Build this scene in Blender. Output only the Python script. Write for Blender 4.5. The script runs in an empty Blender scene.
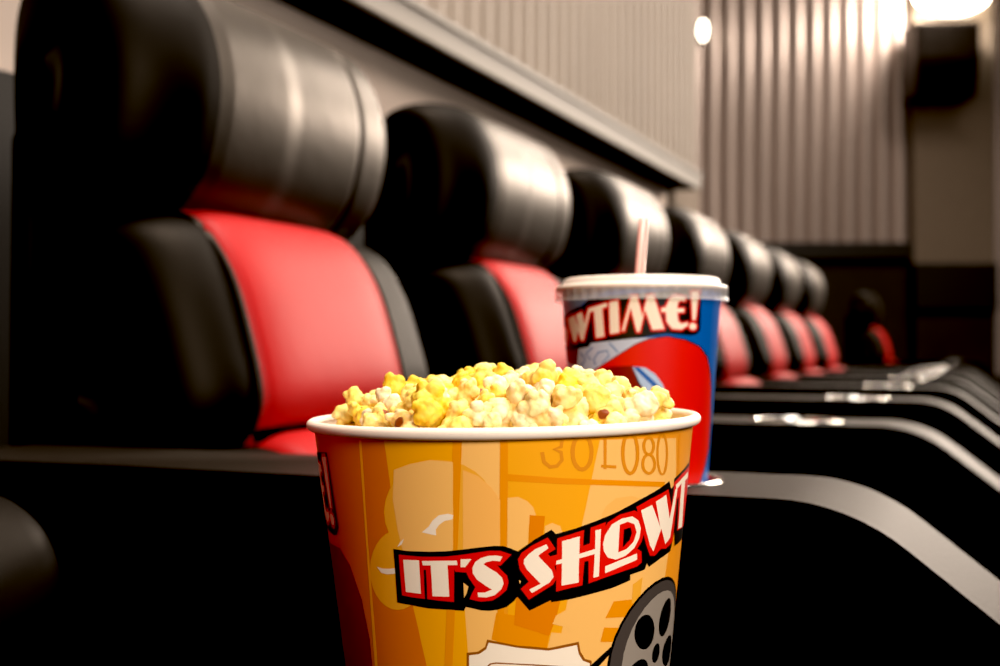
import bpy, bmesh, math, random
from mathutils import Vector, Matrix
from mathutils import noise as mnoise
random.seed(7)
scn = bpy.context.scene
COL = scn.collection
TH = math.atan(490/1150)
SN, CS = math.sin(TH), math.cos(TH)

BUCKET_BG=[
(1,'dkor',['-70.7,-4.7 -57.7,-3.9 -50,-3.6 -43.9,-3.5 -38.6,-3.5 -33.9,-3.6 -33.6,-8.6 -33.4,-13.6 -33.2,-18.6 -33,-23.6 -32.8,-28.6 -32.5,-33.6 -32.3,-38.6 -32.1,-43.6 -31.4,-48.7 -30.8,-53.8 -30.1,-58.9 -29.5,-63.9 -28.9,-69 -28.2,-74.1 -27.5,-79.2 -26.9,-84.3 -26.2,-89.4 -25.5,-94.5 -24.8,-99.6 -29.4,-100.3 -34.5,-101.2 -40,-102.4 -46.4,-104 -54.3,-106.2 -66.1,-109.9 -77.5,-113.8 -79.3,-108.8 -78.4,-102.8 -77.7,-96.9 -80,-91.9 -78.6,-85.8 -77.9,-79.9 -77.4,-74.1 -78.9,-68.9 -78.1,-63 -77.6,-57.2 -79.2,-51.9 -78.1,-45.9 -77.4,-40 -78.6,-34.4 -77.8,-28.5 -77.2,-22.6 -74.1,-16.5 -72.2,-10.6']),
(1,'pale',['-11,-3.1 -7.7,-3.1 -4.4,-3.2 -1.1,-3.2 -1.2,-7.9 -1.2,-12.6 -1.3,-17.2 -1.4,-21.9 -1.4,-26.6 -1.5,-31.3 -1.6,-36 -1.6,-40.7 -1.7,-45.4 -1.8,-50.1 -1.8,-54.9 -1.9,-59.6 -2,-64.4 -2.1,-69.2 -2.1,-74 -2.2,-78.8 -2.3,-83.6 -2.4,-88.4 -2.5,-93.2 -2.5,-98.1 -6.3,-98.1 -10.2,-98.2 -14.1,-98.5 -18.1,-98.8 -17.7,-93.3 -17.3,-87.9 -17,-82.5 -16.7,-77.1 -16.3,-71.7 -16,-66.3 -15.6,-61.4 -15.1,-56.5 -14.7,-51.5 -14.3,-46.6 -13.9,-41.7 -13.5,-36.9 -13.1,-32 -12.8,-27.2 -12.4,-22.3 -12,-17.5 -11.7,-12.7 -11.3,-7.9','26,-4.6 30,-4.8 34.2,-5 38.9,-5.3 44,-5.7 50.1,-6.2 57.6,-6.9 58.4,-12.2 59.3,-17.5 60.1,-22.9 61.1,-28.3 62.1,-33.7 61.5,-38.7 60.9,-43.7 60.4,-48.7 59.8,-53.7 59.3,-58.7 58.7,-63.6 58.2,-68.6 57.7,-73.6 57.1,-78.5 56.6,-83.5 56.1,-88.4 55.6,-93.4 55,-98.3 54.5,-103.3 54,-108.2 45.8,-105.7 39.2,-103.9 33.5,-102.5 28.3,-101.4 23.5,-100.5 18.9,-99.8 14.6,-99.2 14.9,-93.8 15.3,-88.5 15.6,-83.1 16.3,-78.4 16.9,-73.6 17.5,-68.9 18.1,-64.2 18.8,-59.4 19.4,-54.7 20,-50 20.6,-45.3 21.1,-40.6 21.7,-35.9 22.5,-30.6 23.2,-25.4 23.9,-20.2 24.6,-15 25.3,-9.8']),
(1,'yel',['-33.9,-3.6 -29.3,-3.4 -25,-3.3 -21,-3.2 -17.1,-3.1 -13.4,-3.1 -13.3,-7.8 -13.2,-12.5 -13.2,-17.1 -13.1,-21.9 -13,-26.6 -12.9,-31.3 -12.8,-36 -12.8,-40.7 -12.7,-45.5 -12.6,-50.2 -12.5,-55 -12.4,-59.8 -12.3,-64.5 -12.3,-69.3 -12.2,-74.2 -12.1,-79 -12,-83.8 -11.9,-88.6 -11.8,-93.5 -11.7,-98.3 -15.9,-98.6 -20.2,-99 -24.8,-99.6 -25.5,-94.5 -26.2,-89.4 -26.9,-84.3 -27.5,-79.2 -28.2,-74.1 -28.9,-69 -29.5,-63.9 -30.1,-58.9 -30.8,-53.8 -31.4,-48.7 -32.1,-43.6 -32.3,-38.6 -32.5,-33.6 -32.8,-28.6 -33,-23.6 -33.2,-18.6 -33.4,-13.6 -33.6,-8.6','0.9,-3.3 4.3,-3.4 7.7,-3.5 11.2,-3.7 14.7,-3.9 18.3,-4.1 22.1,-4.3 26,-4.6 25.3,-9.8 24.6,-15 23.9,-20.2 23.2,-25.4 22.5,-30.6 21.7,-35.9 21.1,-40.6 20.6,-45.3 20,-50 19.4,-54.7 18.8,-59.4 18.1,-64.2 17.5,-68.9 16.9,-73.6 16.3,-78.4 15.6,-83.1 15.3,-88.5 14.9,-93.8 14.6,-99.2 10.8,-98.8 7.1,-98.5 3.5,-98.2 -0.1,-98.1 -0.1,-93.3 -0,-88.5 0.1,-83.6 0.1,-78.8 0.2,-74 0.2,-69.2 0.3,-64.5 0.3,-59.7 0.4,-54.9 0.5,-50.2 0.5,-45.5 0.6,-40.7 0.6,-36 0.7,-31.3 0.7,-26.6 0.8,-21.9 0.8,-17.3 0.8,-12.6 0.9,-8']),
(2,'or2',['-3.2,-71.2 2.6,-72.3 1.9,-76 5.2,-77.6 8.7,-79.3 12.2,-81.2 11.5,-86.4 7.1,-85.6 2.9,-84.8 -1,-83.3 -4.8,-81.8 -4,-76.5']),
(2,'pale',['0.6,-25.8 3.4,-25.5 5.8,-27.2 7.4,-29.6 8.2,-32.8 6.3,-36.2 6,-44.1 3.1,-46.7 0.2,-49.4 0.3,-44.7 0.4,-39.9 0.5,-35.2 0.5,-30.5']),
(2,'pale2',['27.6,-34.1 28.9,-31.1 32.1,-28.3 38,-28.2 43.9,-30.7 38.7,-34 34,-37.4 27.2,-39.7']),
(2,'yel2',['-2.6,-31.2 -3,-35.8 -4.2,-40.1 -6.2,-44 -8.7,-47.2 -11.8,-49.8 -15.3,-51.4 -19,-52.1 -22.8,-51.9 -26.6,-50.7 -30,-48.5 -32.9,-45.5 -35,-41.7 -36.1,-37.4 -36.3,-32.7 -35.3,-28 -33.5,-23.4 -30.9,-19.2 -27.8,-15.8 -24.4,-13.2 -20.8,-11.6 -17.2,-10.9 -13.8,-11.4 -10.7,-12.9 -7.9,-15.3 -5.6,-18.5 -3.9,-22.4 -2.9,-26.7','-23.5,-54.9 -23.9,-58.5 -24.8,-62 -26.1,-65.2 -27.8,-67.9 -29.8,-70.1 -32,-71.6 -34.4,-72.4 -36.9,-72.4 -39.2,-71.6 -41.3,-70 -43,-67.7 -44.2,-64.8 -44.8,-61.4 -44.6,-57.6 -43.9,-53.8 -42.5,-50.1 -40.7,-46.8 -38.6,-43.9 -36.4,-41.7 -34,-40.2 -31.8,-39.6 -29.6,-39.8 -27.8,-40.8 -26.1,-42.5 -24.9,-45 -24,-48 -23.5,-51.3']),
(3,'or2',['-13.4,-3.1 -11,-3.1 -11.2,-8 -11.5,-12.8 -11.8,-17.7 -12.1,-22.6 -12.4,-27.5 -12.7,-32.5 -13,-37.4 -13.3,-42.3 -13.7,-47.4 -14,-52.5 -14.3,-57.5 -14.7,-62.6 -15.1,-67.7 -15.4,-72.9 -15.8,-78 -16.2,-83.2 -16.6,-88.3 -17,-93.5 -17.4,-98.7 -20,-99 -19.6,-93.8 -19.2,-88.6 -18.8,-83.4 -18.4,-78.2 -18,-73 -17.7,-67.9 -17.3,-62.8 -16.9,-57.7 -16.6,-52.6 -16.3,-47.5 -15.9,-42.4 -15.6,-37.5 -15.2,-32.5 -14.9,-27.6 -14.6,-22.7 -14.3,-17.8 -14,-12.9 -13.7,-8','-1.1,-3.2 0.9,-3.3 0.9,-8.3 0.8,-13.3 0.7,-18.3 0.6,-23.3 0.5,-28.3 0.4,-33.3 0.3,-38.4 0.1,-43.3 -0.1,-48.2 -0.3,-53.1 -0.5,-58.1 -0.7,-63 -0.9,-68 -1.1,-73 -1.3,-78 -1.6,-83 -1.8,-88 -2,-93 -2.2,-98.1 -3.8,-98.1 -3.6,-93 -3.4,-88 -3.2,-83 -3.1,-78 -2.9,-73 -2.8,-68 -2.6,-63 -2.5,-58 -2.3,-53.1 -2.2,-48.2 -2,-43.2 -1.9,-38.3 -1.8,-33.3 -1.6,-28.2 -1.5,-23.2 -1.4,-18.2 -1.3,-13.2 -1.2,-8.2','0.8,-16.5 4.2,-17 7.7,-17.5 11.2,-18.1 14.7,-18.7 18.4,-19.2 22.3,-19.7 26.3,-20.3 30.6,-20.9 35.2,-21.6 40.3,-22.4 46,-23.4 53,-24.6 52.6,-26.7 45.8,-25.5 40.1,-24.6 35.1,-23.8 30.5,-23.1 26.3,-22.5 22.3,-22 18.5,-21.5 14.8,-21.1 11.2,-20.5 7.7,-20.1 4.2,-19.6 0.8,-19.2','33.3,-70.2 38,-70.6 43.3,-71.2 39.5,-77.8 30.5,-76.5','30.2,-80.3 35.8,-81.5 34.2,-87 29.1,-86','59.3,-5.4 60.9,-5.4 61.4,-10.7 61.9,-16.1 62.5,-21.5 63,-26.9 63.7,-32.3 62.1,-32 61.5,-26.7 60.9,-21.3 60.4,-16 59.8,-10.7']),
(3,'or3',['6.5,-32.7 10.7,-33.4 10.2,-40.4 10.1,-45.1 10,-49.9 6,-49.6 6.2,-44 6.3,-38.3','2.7,-63.7 6.9,-64.6 11.2,-65.5 15.6,-66.6 14.3,-74.1 12.2,-81.2 8.7,-79.3 5.2,-77.6 1.9,-76 2.3,-69.8']),
(3,'pale',['-31.4,-15.4 -26.1,-12.8 -20,-11 -13.7,-11.7 -13.8,-16.6 -14,-21.5 -14.2,-26.4 -14.3,-31.4 -14.5,-36.3 -14.7,-41.3 -14.9,-46.3 -15.1,-51.3 -15.3,-56.3 -15.5,-61.3 -15.7,-66.3 -22.9,-66.9 -26.2,-67.2 -27.5,-62 -28.9,-56.7 -30.2,-51.5 -31,-45.5 -31.8,-39.6 -32.2,-33.5 -32.6,-27.6 -32,-21.5','10.7,-37.3 12.7,-36.2 15,-37.6 16.8,-44.1 13.5,-47 10.2,-49.9 10.5,-43.6','14.2,-73.2 18.1,-70.7 22.1,-68.3 26.3,-66 31.5,-69.8 30,-76.4 29.4,-82.6 28.8,-88.9 22.3,-93.6 20.5,-85.5 16.1,-85.7 11.8,-85.9 12.9,-79.8 18.5,-80.9 18,-78.4 13.2,-76.4']),
(3,'pale2',['-11.1,-14.8 -7.1,-17.1 -3.5,-21.9 -1.4,-26.6 -1.5,-31.3 -1.6,-36 -1.6,-40.7 -1.7,-45.4 -1.8,-50.1 -4.4,-54.1 -7.1,-58 -9.9,-62.1 -12.7,-66.2 -12.5,-61 -12.3,-55.8 -12.2,-50.6 -12,-45.5 -11.8,-40.3 -11.7,-35.2 -11.5,-30.1 -11.4,-25 -11.2,-19.9']),
(3,'seam',['-43.3,-4.1 -42.3,-4.1 -42.5,-9.2 -42.7,-14.2 -42.9,-19.4 -43.1,-24.5 -43.4,-29.6 -43.6,-34.8 -43.8,-40 -44.1,-45.1 -44.2,-50.4 -44.4,-55.7 -44.6,-61 -44.8,-66.3 -45,-71.7 -45.1,-77 -45.3,-82.4 -45.5,-87.7 -45.7,-93.1 -46,-98.5 -46.2,-103.9 -47.8,-104.3 -47.5,-98.9 -47.2,-93.5 -47,-88.1 -46.7,-82.7 -46.4,-77.3 -46.2,-71.9 -45.9,-66.6 -45.7,-61.2 -45.5,-55.9 -45.2,-50.6 -45,-45.3 -44.8,-40.1 -44.5,-34.9 -44.3,-29.8 -44.1,-24.6 -43.9,-19.5 -43.7,-14.3 -43.5,-9.2']),  # paper seam, with its highlight painted in as a bright line
(3,'yel2',['40.7,-64.7 44.9,-62.6 44.7,-67.6 44.6,-72.5 40.7,-72.7']),
(4,'black',['81,-97.5 80.3,-91.2 78.7,-85.2 76.3,-79.7 73.2,-74.8 69.6,-70.9 65.4,-67.9 61,-66.1 56.5,-65.5 51.9,-66.1 47.5,-67.9 43.3,-70.9 39.7,-74.8 36.6,-79.7 34.2,-85.2 32.6,-91.2 31.9,-97.5 32.1,-103.7 33.3,-109.7 35.5,-115.2 38.5,-120.1 42.2,-124.1 46.6,-127 51.4,-128.9 56.5,-129.5 61.5,-128.9 66.3,-127 70.7,-124.1 74.5,-120.1 77.5,-115.2 79.6,-109.7 80.8,-103.7']),
(4,'brown',['-12.3,-87.3 -8.9,-86.7 -6.7,-84.7 -6,-81.8 -1.6,-83 2.9,-84.3 7.5,-85 12.2,-86 16.8,-85.2 21.6,-84.6 22.3,-88.7 23.9,-91.9 26.2,-93.1 26.5,-99.1 26.7,-105.1 26.9,-111.1 27.1,-117.1 24.7,-118.6 23.1,-122.2 17.7,-122.3 12.5,-122.5 7.5,-122 2.6,-121.8 -2.3,-120.7 -7.2,-119.7 -9.4,-116.9 -13.4,-116.2 -13.2,-110.4 -12.9,-104.6 -12.7,-98.8 -12.5,-93.1']),
(4,'cream',['-23.9,-39.8 -21.6,-37.3 -20.4,-34.9 -18.4,-32.7 -15.8,-32 -14.3,-32.5 -14.6,-34.2 -16.9,-34.9 -18.6,-36.6 -19.6,-38.4 -19.6,-40.8 -21.8,-40.3','-41.3,-55.7 -38.9,-56.1 -36.3,-55.8 -34,-55.3 -34.2,-57.5 -37.2,-58.2 -39.6,-58','-32.5,-46.5 -31.3,-44.4 -29.9,-42.8 -30.8,-45.2']),
(4,'dkred',['-79.2,-51.9 -61.8,-51.6 -55.6,-57.6 -53.8,-62.2 -52.2,-66.8 -50.6,-71.3 -50,-76.8 -49.3,-82.2 -48.6,-87.7 -48.8,-93.3 -48.9,-99 -49,-104.7 -57.8,-107.2 -76.1,-113.3 -78.9,-108.3 -77.9,-102 -79.8,-96.7 -78.3,-90.3 -77.5,-84.1 -78.7,-78.5 -78.3,-73.1 -77.9,-67.7 -77.6,-62.2 -77.4,-56.8']),  # red print at the left side, with its shade put into the ink
(4,'num',['9.3,-8.4 9.9,-12.5 10.8,-11.9 10.3,-8.2','9.9,-12.5 11.8,-14.9 12.1,-13.5 10.8,-11.9','11.8,-14.9 14.1,-14.6 13.6,-13.3 12.1,-13.5','14.1,-14.6 15.7,-11.9 14.7,-11.5 13.6,-13.3','15.7,-11.9 15.3,-8.2 14.5,-9 14.7,-11.5','15.3,-8.2 13.5,-7.3 12.5,-7.3 14.5,-9','13.5,-7.3 15.3,-7.1 14.5,-6.1 12.5,-7.3','15.3,-7.1 15.6,-4 14.6,-3.8 14.5,-6.1','23,-9.1 22.9,-11.1 24.1,-11.5 24.2,-9.2','22.9,-11.1 22.6,-12.8 23.8,-13.5 24.1,-11.5','22.6,-12.8 22.1,-14.1 23.1,-15.2 23.8,-13.5','22.1,-14.1 21.5,-14.8 22.1,-16.3 23.1,-15.2','21.5,-14.8 20.9,-15 21,-16.7 22.1,-16.3','20.9,-15 20.4,-14.8 19.8,-16.1 21,-16.7','20.4,-14.8 19.8,-13.9 18.8,-14.9 19.8,-16.1','19.8,-13.9 19.2,-12.6 18.1,-13.1 18.8,-14.9','19.2,-12.6 18.8,-10.8 17.7,-11 18.1,-13.1','18.8,-10.8 18.7,-8.8 17.5,-8.7 17.7,-11','18.7,-8.8 18.8,-6.8 17.6,-6.5 17.5,-8.7','18.8,-6.8 19.1,-5.1 18,-4.4 17.6,-6.5','19.1,-5.1 19.6,-3.8 18.6,-2.8 18,-4.4','19.6,-3.8 20.1,-3.1 19.5,-1.7 18.6,-2.8','20.1,-3.1 20.7,-2.9 20.6,-1.3 19.5,-1.7','20.7,-2.9 21.2,-3.2 21.8,-1.8 20.6,-1.3','21.2,-3.2 21.8,-4 22.8,-3.1 21.8,-1.8','21.8,-4 22.4,-5.3 23.5,-4.8 22.8,-3.1','22.4,-5.3 22.8,-7.1 24,-6.9 23.5,-4.8','22.8,-7.1 23,-9.1 24.2,-9.2 24,-6.9','27,-3.1 27.5,-16.2 28.4,-16.3 28,-3.2','26.6,-15.5 31.6,-16.4 31.6,-15.2 26.7,-14.4','38.3,-10.9 38.4,-13.4 39.8,-13.7 39.7,-11.1','38.4,-13.4 38.1,-15.6 39.5,-16.1 39.8,-13.7','38.1,-15.6 37.6,-17.2 38.9,-18 39.5,-16.1','37.6,-17.2 37,-18.1 38,-19.3 38.9,-18','37,-18.1 36.6,-18.2 36.7,-19.7 38,-19.3','36.6,-18.2 36.2,-18 35.4,-19 36.7,-19.7','36.2,-18 35.5,-16.9 34.4,-17.5 35.4,-19','35.5,-16.9 34.9,-15.2 33.7,-15.4 34.4,-17.5','34.9,-15.2 34.4,-13 33.2,-13 33.7,-15.4','34.4,-13 34.2,-10.5 32.9,-10.4 33.2,-13','34.2,-10.5 34.2,-8.1 32.9,-7.8 32.9,-10.4','34.2,-8.1 34.4,-5.9 33.2,-5.4 32.9,-7.8','34.4,-5.9 34.9,-4.3 33.7,-3.5 33.2,-5.4','34.9,-4.3 35.4,-3.4 34.5,-2.2 33.7,-3.5','35.4,-3.4 35.8,-3.2 35.7,-1.7 34.5,-2.2','35.8,-3.2 36.2,-3.4 37,-2.4 35.7,-1.7','36.2,-3.4 36.9,-4.4 38,-3.9 37,-2.4','36.9,-4.4 37.5,-6.2 38.8,-5.9 38,-3.9','37.5,-6.2 38,-8.4 39.4,-8.4 38.8,-5.9','38,-8.4 38.3,-10.9 39.7,-11.1 39.4,-8.4','45.9,-16.2 45.9,-17.6 47.3,-18.1 47.4,-16.4','45.9,-17.6 45.4,-18.6 46.7,-19.4 47.3,-18.1','45.4,-18.6 44.8,-19.2 45.6,-20.3 46.7,-19.4','44.8,-19.2 44.1,-19.3 44.2,-20.5 45.6,-20.3','44.1,-19.3 43.5,-19 42.9,-19.9 44.2,-20.5','43.5,-19 42.8,-18.3 41.8,-18.8 42.9,-19.9','42.8,-18.3 42.2,-17.1 41,-17.3 41.8,-18.8','42.2,-17.1 42,-15.8 40.7,-15.6 41,-17.3','42,-15.8 42,-14.4 40.8,-14 40.7,-15.6','42,-14.4 42.4,-13.4 41.3,-12.6 40.8,-14','42.4,-13.4 43,-12.8 42.2,-11.7 41.3,-12.6','43,-12.8 43.6,-12.7 43.5,-11.5 42.2,-11.7','43.6,-12.7 44.3,-13 45,-12 43.5,-11.5','44.3,-13 45,-13.7 46.1,-13.2 45,-12','45,-13.7 45.6,-14.9 47,-14.7 46.1,-13.2','45.6,-14.9 45.9,-16.2 47.4,-16.4 47,-14.7','44.9,-8.8 44.8,-9.9 46.2,-10.4 46.2,-8.9','44.8,-9.9 44.5,-10.9 45.7,-11.6 46.2,-10.4','44.5,-10.9 44,-11.4 44.8,-12.5 45.7,-11.6','44,-11.4 43.5,-11.5 43.6,-12.7 44.8,-12.5','43.5,-11.5 43.1,-11.3 42.4,-12.2 43.6,-12.7','43.1,-11.3 42.5,-10.7 41.5,-11.2 42.4,-12.2','42.5,-10.7 42.1,-9.7 40.9,-9.8 41.5,-11.2','42.1,-9.7 41.9,-8.5 40.6,-8.3 40.9,-9.8','41.9,-8.5 41.9,-7.3 40.7,-6.9 40.6,-8.3','41.9,-7.3 42.2,-6.4 41.1,-5.7 40.7,-6.9','42.2,-6.4 42.7,-5.9 41.9,-4.8 41.1,-5.7','42.7,-5.9 43.1,-5.8 43,-4.5 41.9,-4.8','43.1,-5.8 43.6,-6 44.2,-5 43,-4.5','43.6,-6 44.1,-6.6 45.2,-6.1 44.2,-5','44.1,-6.6 44.6,-7.6 45.9,-7.4 45.2,-6.1','44.6,-7.6 44.9,-8.8 46.2,-8.9 45.9,-7.4','52,-12.9 52.1,-15.5 53.5,-15.8 53.4,-13.1','52.1,-15.5 52,-17.8 53.4,-18.2 53.5,-15.8','52,-17.8 51.6,-19.6 53,-20.1 53.4,-18.2','51.6,-19.6 51.1,-20.6 52.3,-21.3 53,-20.1','51.1,-20.6 50.9,-20.7 51,-21.7 52.3,-21.3','50.9,-20.7 50.5,-20.5 49.6,-20.9 51,-21.7','50.5,-20.5 49.8,-19.3 48.7,-19.5 49.6,-20.9','49.8,-19.3 49.1,-17.4 47.9,-17.4 48.7,-19.5','49.1,-17.4 48.5,-15 47.4,-15 47.9,-17.4','48.5,-15 48.2,-12.4 47,-12.3 47.4,-15','48.2,-12.4 48,-9.8 46.9,-9.6 47,-12.3','48,-9.8 48.2,-7.6 47,-7.3 46.9,-9.6','48.2,-7.6 48.5,-5.8 47.4,-5.4 47,-7.3','48.5,-5.8 49,-4.8 48,-4.1 47.4,-5.4','49,-4.8 49.2,-4.6 49.1,-3.6 48,-4.1','49.2,-4.6 49.5,-4.8 50.5,-4.4 49.1,-3.6','49.5,-4.8 50.2,-6 51.4,-5.8 50.5,-4.4','50.2,-6 51,-7.9 52.2,-7.8 51.4,-5.8','51,-7.9 51.6,-10.2 52.9,-10.3 52.2,-7.8','51.6,-10.2 52,-12.9 53.4,-13.1 52.9,-10.3']),
(5,'black',['25.6,-95.2 30.7,-90.7 36.5,-86.1 37.3,-87.7 31.7,-92.9 27.4,-97.5 24.1,-98.8']),
(5,'cream',['-11.6,-88.3 -8.6,-87.7 -6.4,-85.7 -5.6,-83 -1.4,-84 2.9,-85.2 7.5,-86.1 12.2,-87 16.5,-86.4 21,-85.8 21.7,-89.6 23.2,-92.6 25.6,-94 25.8,-99.5 26,-105 26.2,-110.6 26.4,-116.2 24,-117.7 22.4,-121.1 17.4,-121.2 12.5,-121.6 7.5,-121.1 2.6,-120.8 -2,-119.7 -6.6,-118.7 -8.8,-116.1 -12.6,-115.3 -12.4,-109.9 -12.2,-104.5 -12,-99 -11.8,-93.7']),
(5,'reeldk',['79.9,-97.5 79.3,-91.5 77.8,-85.8 75.5,-80.5 72.5,-75.8 69,-72 65.1,-69.2 60.8,-67.5 56.5,-66.9 52.1,-67.5 47.8,-69.2 43.9,-72 40.4,-75.8 37.4,-80.5 35.1,-85.8 33.6,-91.5 33,-97.5 33.2,-103.4 34.4,-109.2 36.4,-114.5 39.3,-119.1 42.9,-122.9 47,-125.7 51.6,-127.5 56.5,-128.1 61.3,-127.5 65.8,-125.7 70,-122.9 73.6,-119.1 76.5,-114.5 78.5,-109.2 79.7,-103.4']),
(6,'brown',['-6.9,-111.9 -6.7,-105.4 -6.5,-98.9 -6.4,-92.5 -5.4,-91.3 -3.6,-90.9 -0.1,-91.2 3.5,-91.6 7.1,-92 11.9,-92.8 16.8,-93.8 16.9,-100.3 17,-106.8 17.1,-113.3 13,-112.8 8.9,-112.4 5,-112.1 1,-111.9 -2.9,-111.9']),
(6,'reel',['77.2,-98 76.7,-92.8 75.4,-87.8 73.5,-83.2 71,-79.2 68.1,-75.9 64.8,-73.5 61.2,-72 57.6,-71.5 53.9,-72 50.3,-73.5 47,-75.9 44.1,-79.2 41.6,-83.2 39.8,-87.8 38.5,-92.8 38,-98 38.2,-103.1 39.2,-108.1 41,-112.7 43.4,-116.7 46.4,-120 49.9,-122.5 53.7,-124 57.6,-124.5 61.6,-124 65.4,-122.5 68.9,-120 71.9,-116.7 74.3,-112.7 76,-108.1 77,-103.1']),
(7,'black',['57.5,-80.7 56.9,-83.1 56.7,-85.5 57,-87.8 57.8,-89.7 59.1,-91 60.6,-91.6 62.2,-91.5 63.8,-90.5 65.3,-89 66.3,-86.9 67,-84.5 67.1,-82 66.8,-79.8 65.9,-77.9 64.7,-76.5 63.2,-75.9 61.6,-76.1 60,-77 58.6,-78.6','44.7,-90.9 46.1,-92.5 47.9,-93.5 49.6,-93.8 51.2,-93.3 52.6,-92.2 53.5,-90.5 53.9,-88.4 53.8,-86.1 53.1,-83.8 51.9,-81.7 50.5,-80.1 48.8,-79.1 47.1,-78.8 45.5,-79.3 44.1,-80.4 43.2,-82.1 42.8,-84.2 42.9,-86.6 43.5,-88.9','47.8,-110.2 49.5,-108.8 50.8,-107 51.6,-104.8 51.8,-102.7 51.4,-100.7 50.4,-99 49,-97.9 47.3,-97.3 45.4,-97.5 43.5,-98.3 41.8,-99.7 40.5,-101.6 39.7,-103.7 39.5,-105.8 39.8,-107.9 40.8,-109.5 42.2,-110.7 44,-111.2 45.9,-111','63.3,-111.9 62.7,-109.4 61.7,-107.3 60.4,-105.7 58.9,-104.8 57.2,-104.7 55.7,-105.4 54.4,-106.8 53.5,-108.8 53,-111.2 53,-113.7 53.5,-116.2 54.5,-118.3 55.8,-119.9 57.4,-120.8 59.1,-120.9 60.6,-120.3 62,-118.8 62.9,-116.8 63.3,-114.5','69,-93.7 67,-93.5 65.2,-94.1 63.6,-95.2 62.5,-96.8 62,-98.7 62,-100.8 62.7,-102.8 63.9,-104.6 65.5,-105.9 67.5,-106.7 69.4,-106.8 71.3,-106.3 72.9,-105.1 74,-103.5 74.5,-101.6 74.4,-99.5 73.7,-97.5 72.5,-95.7 70.8,-94.4','59.2,-97.5 59,-95.9 58.4,-94.5 57.5,-93.6 56.5,-93.3 55.4,-93.6 54.5,-94.5 53.9,-95.9 53.7,-97.5 53.9,-99.1 54.5,-100.4 55.4,-101.3 56.5,-101.7 57.5,-101.3 58.4,-100.4 59,-99.1']),
(7,'cream',['-6.4,-111.3 -6.2,-105.2 -6.1,-99 -6,-92.9 -5.1,-91.8 -3.5,-91.5 1.8,-91.9 7.1,-92.6 11.7,-93.4 16.3,-94.3 16.4,-100.4 16.6,-106.5 16.6,-112.7 12.7,-112.2 8.8,-111.8 5,-111.5 1.2,-111.3 -2.6,-111.3'])]
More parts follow.
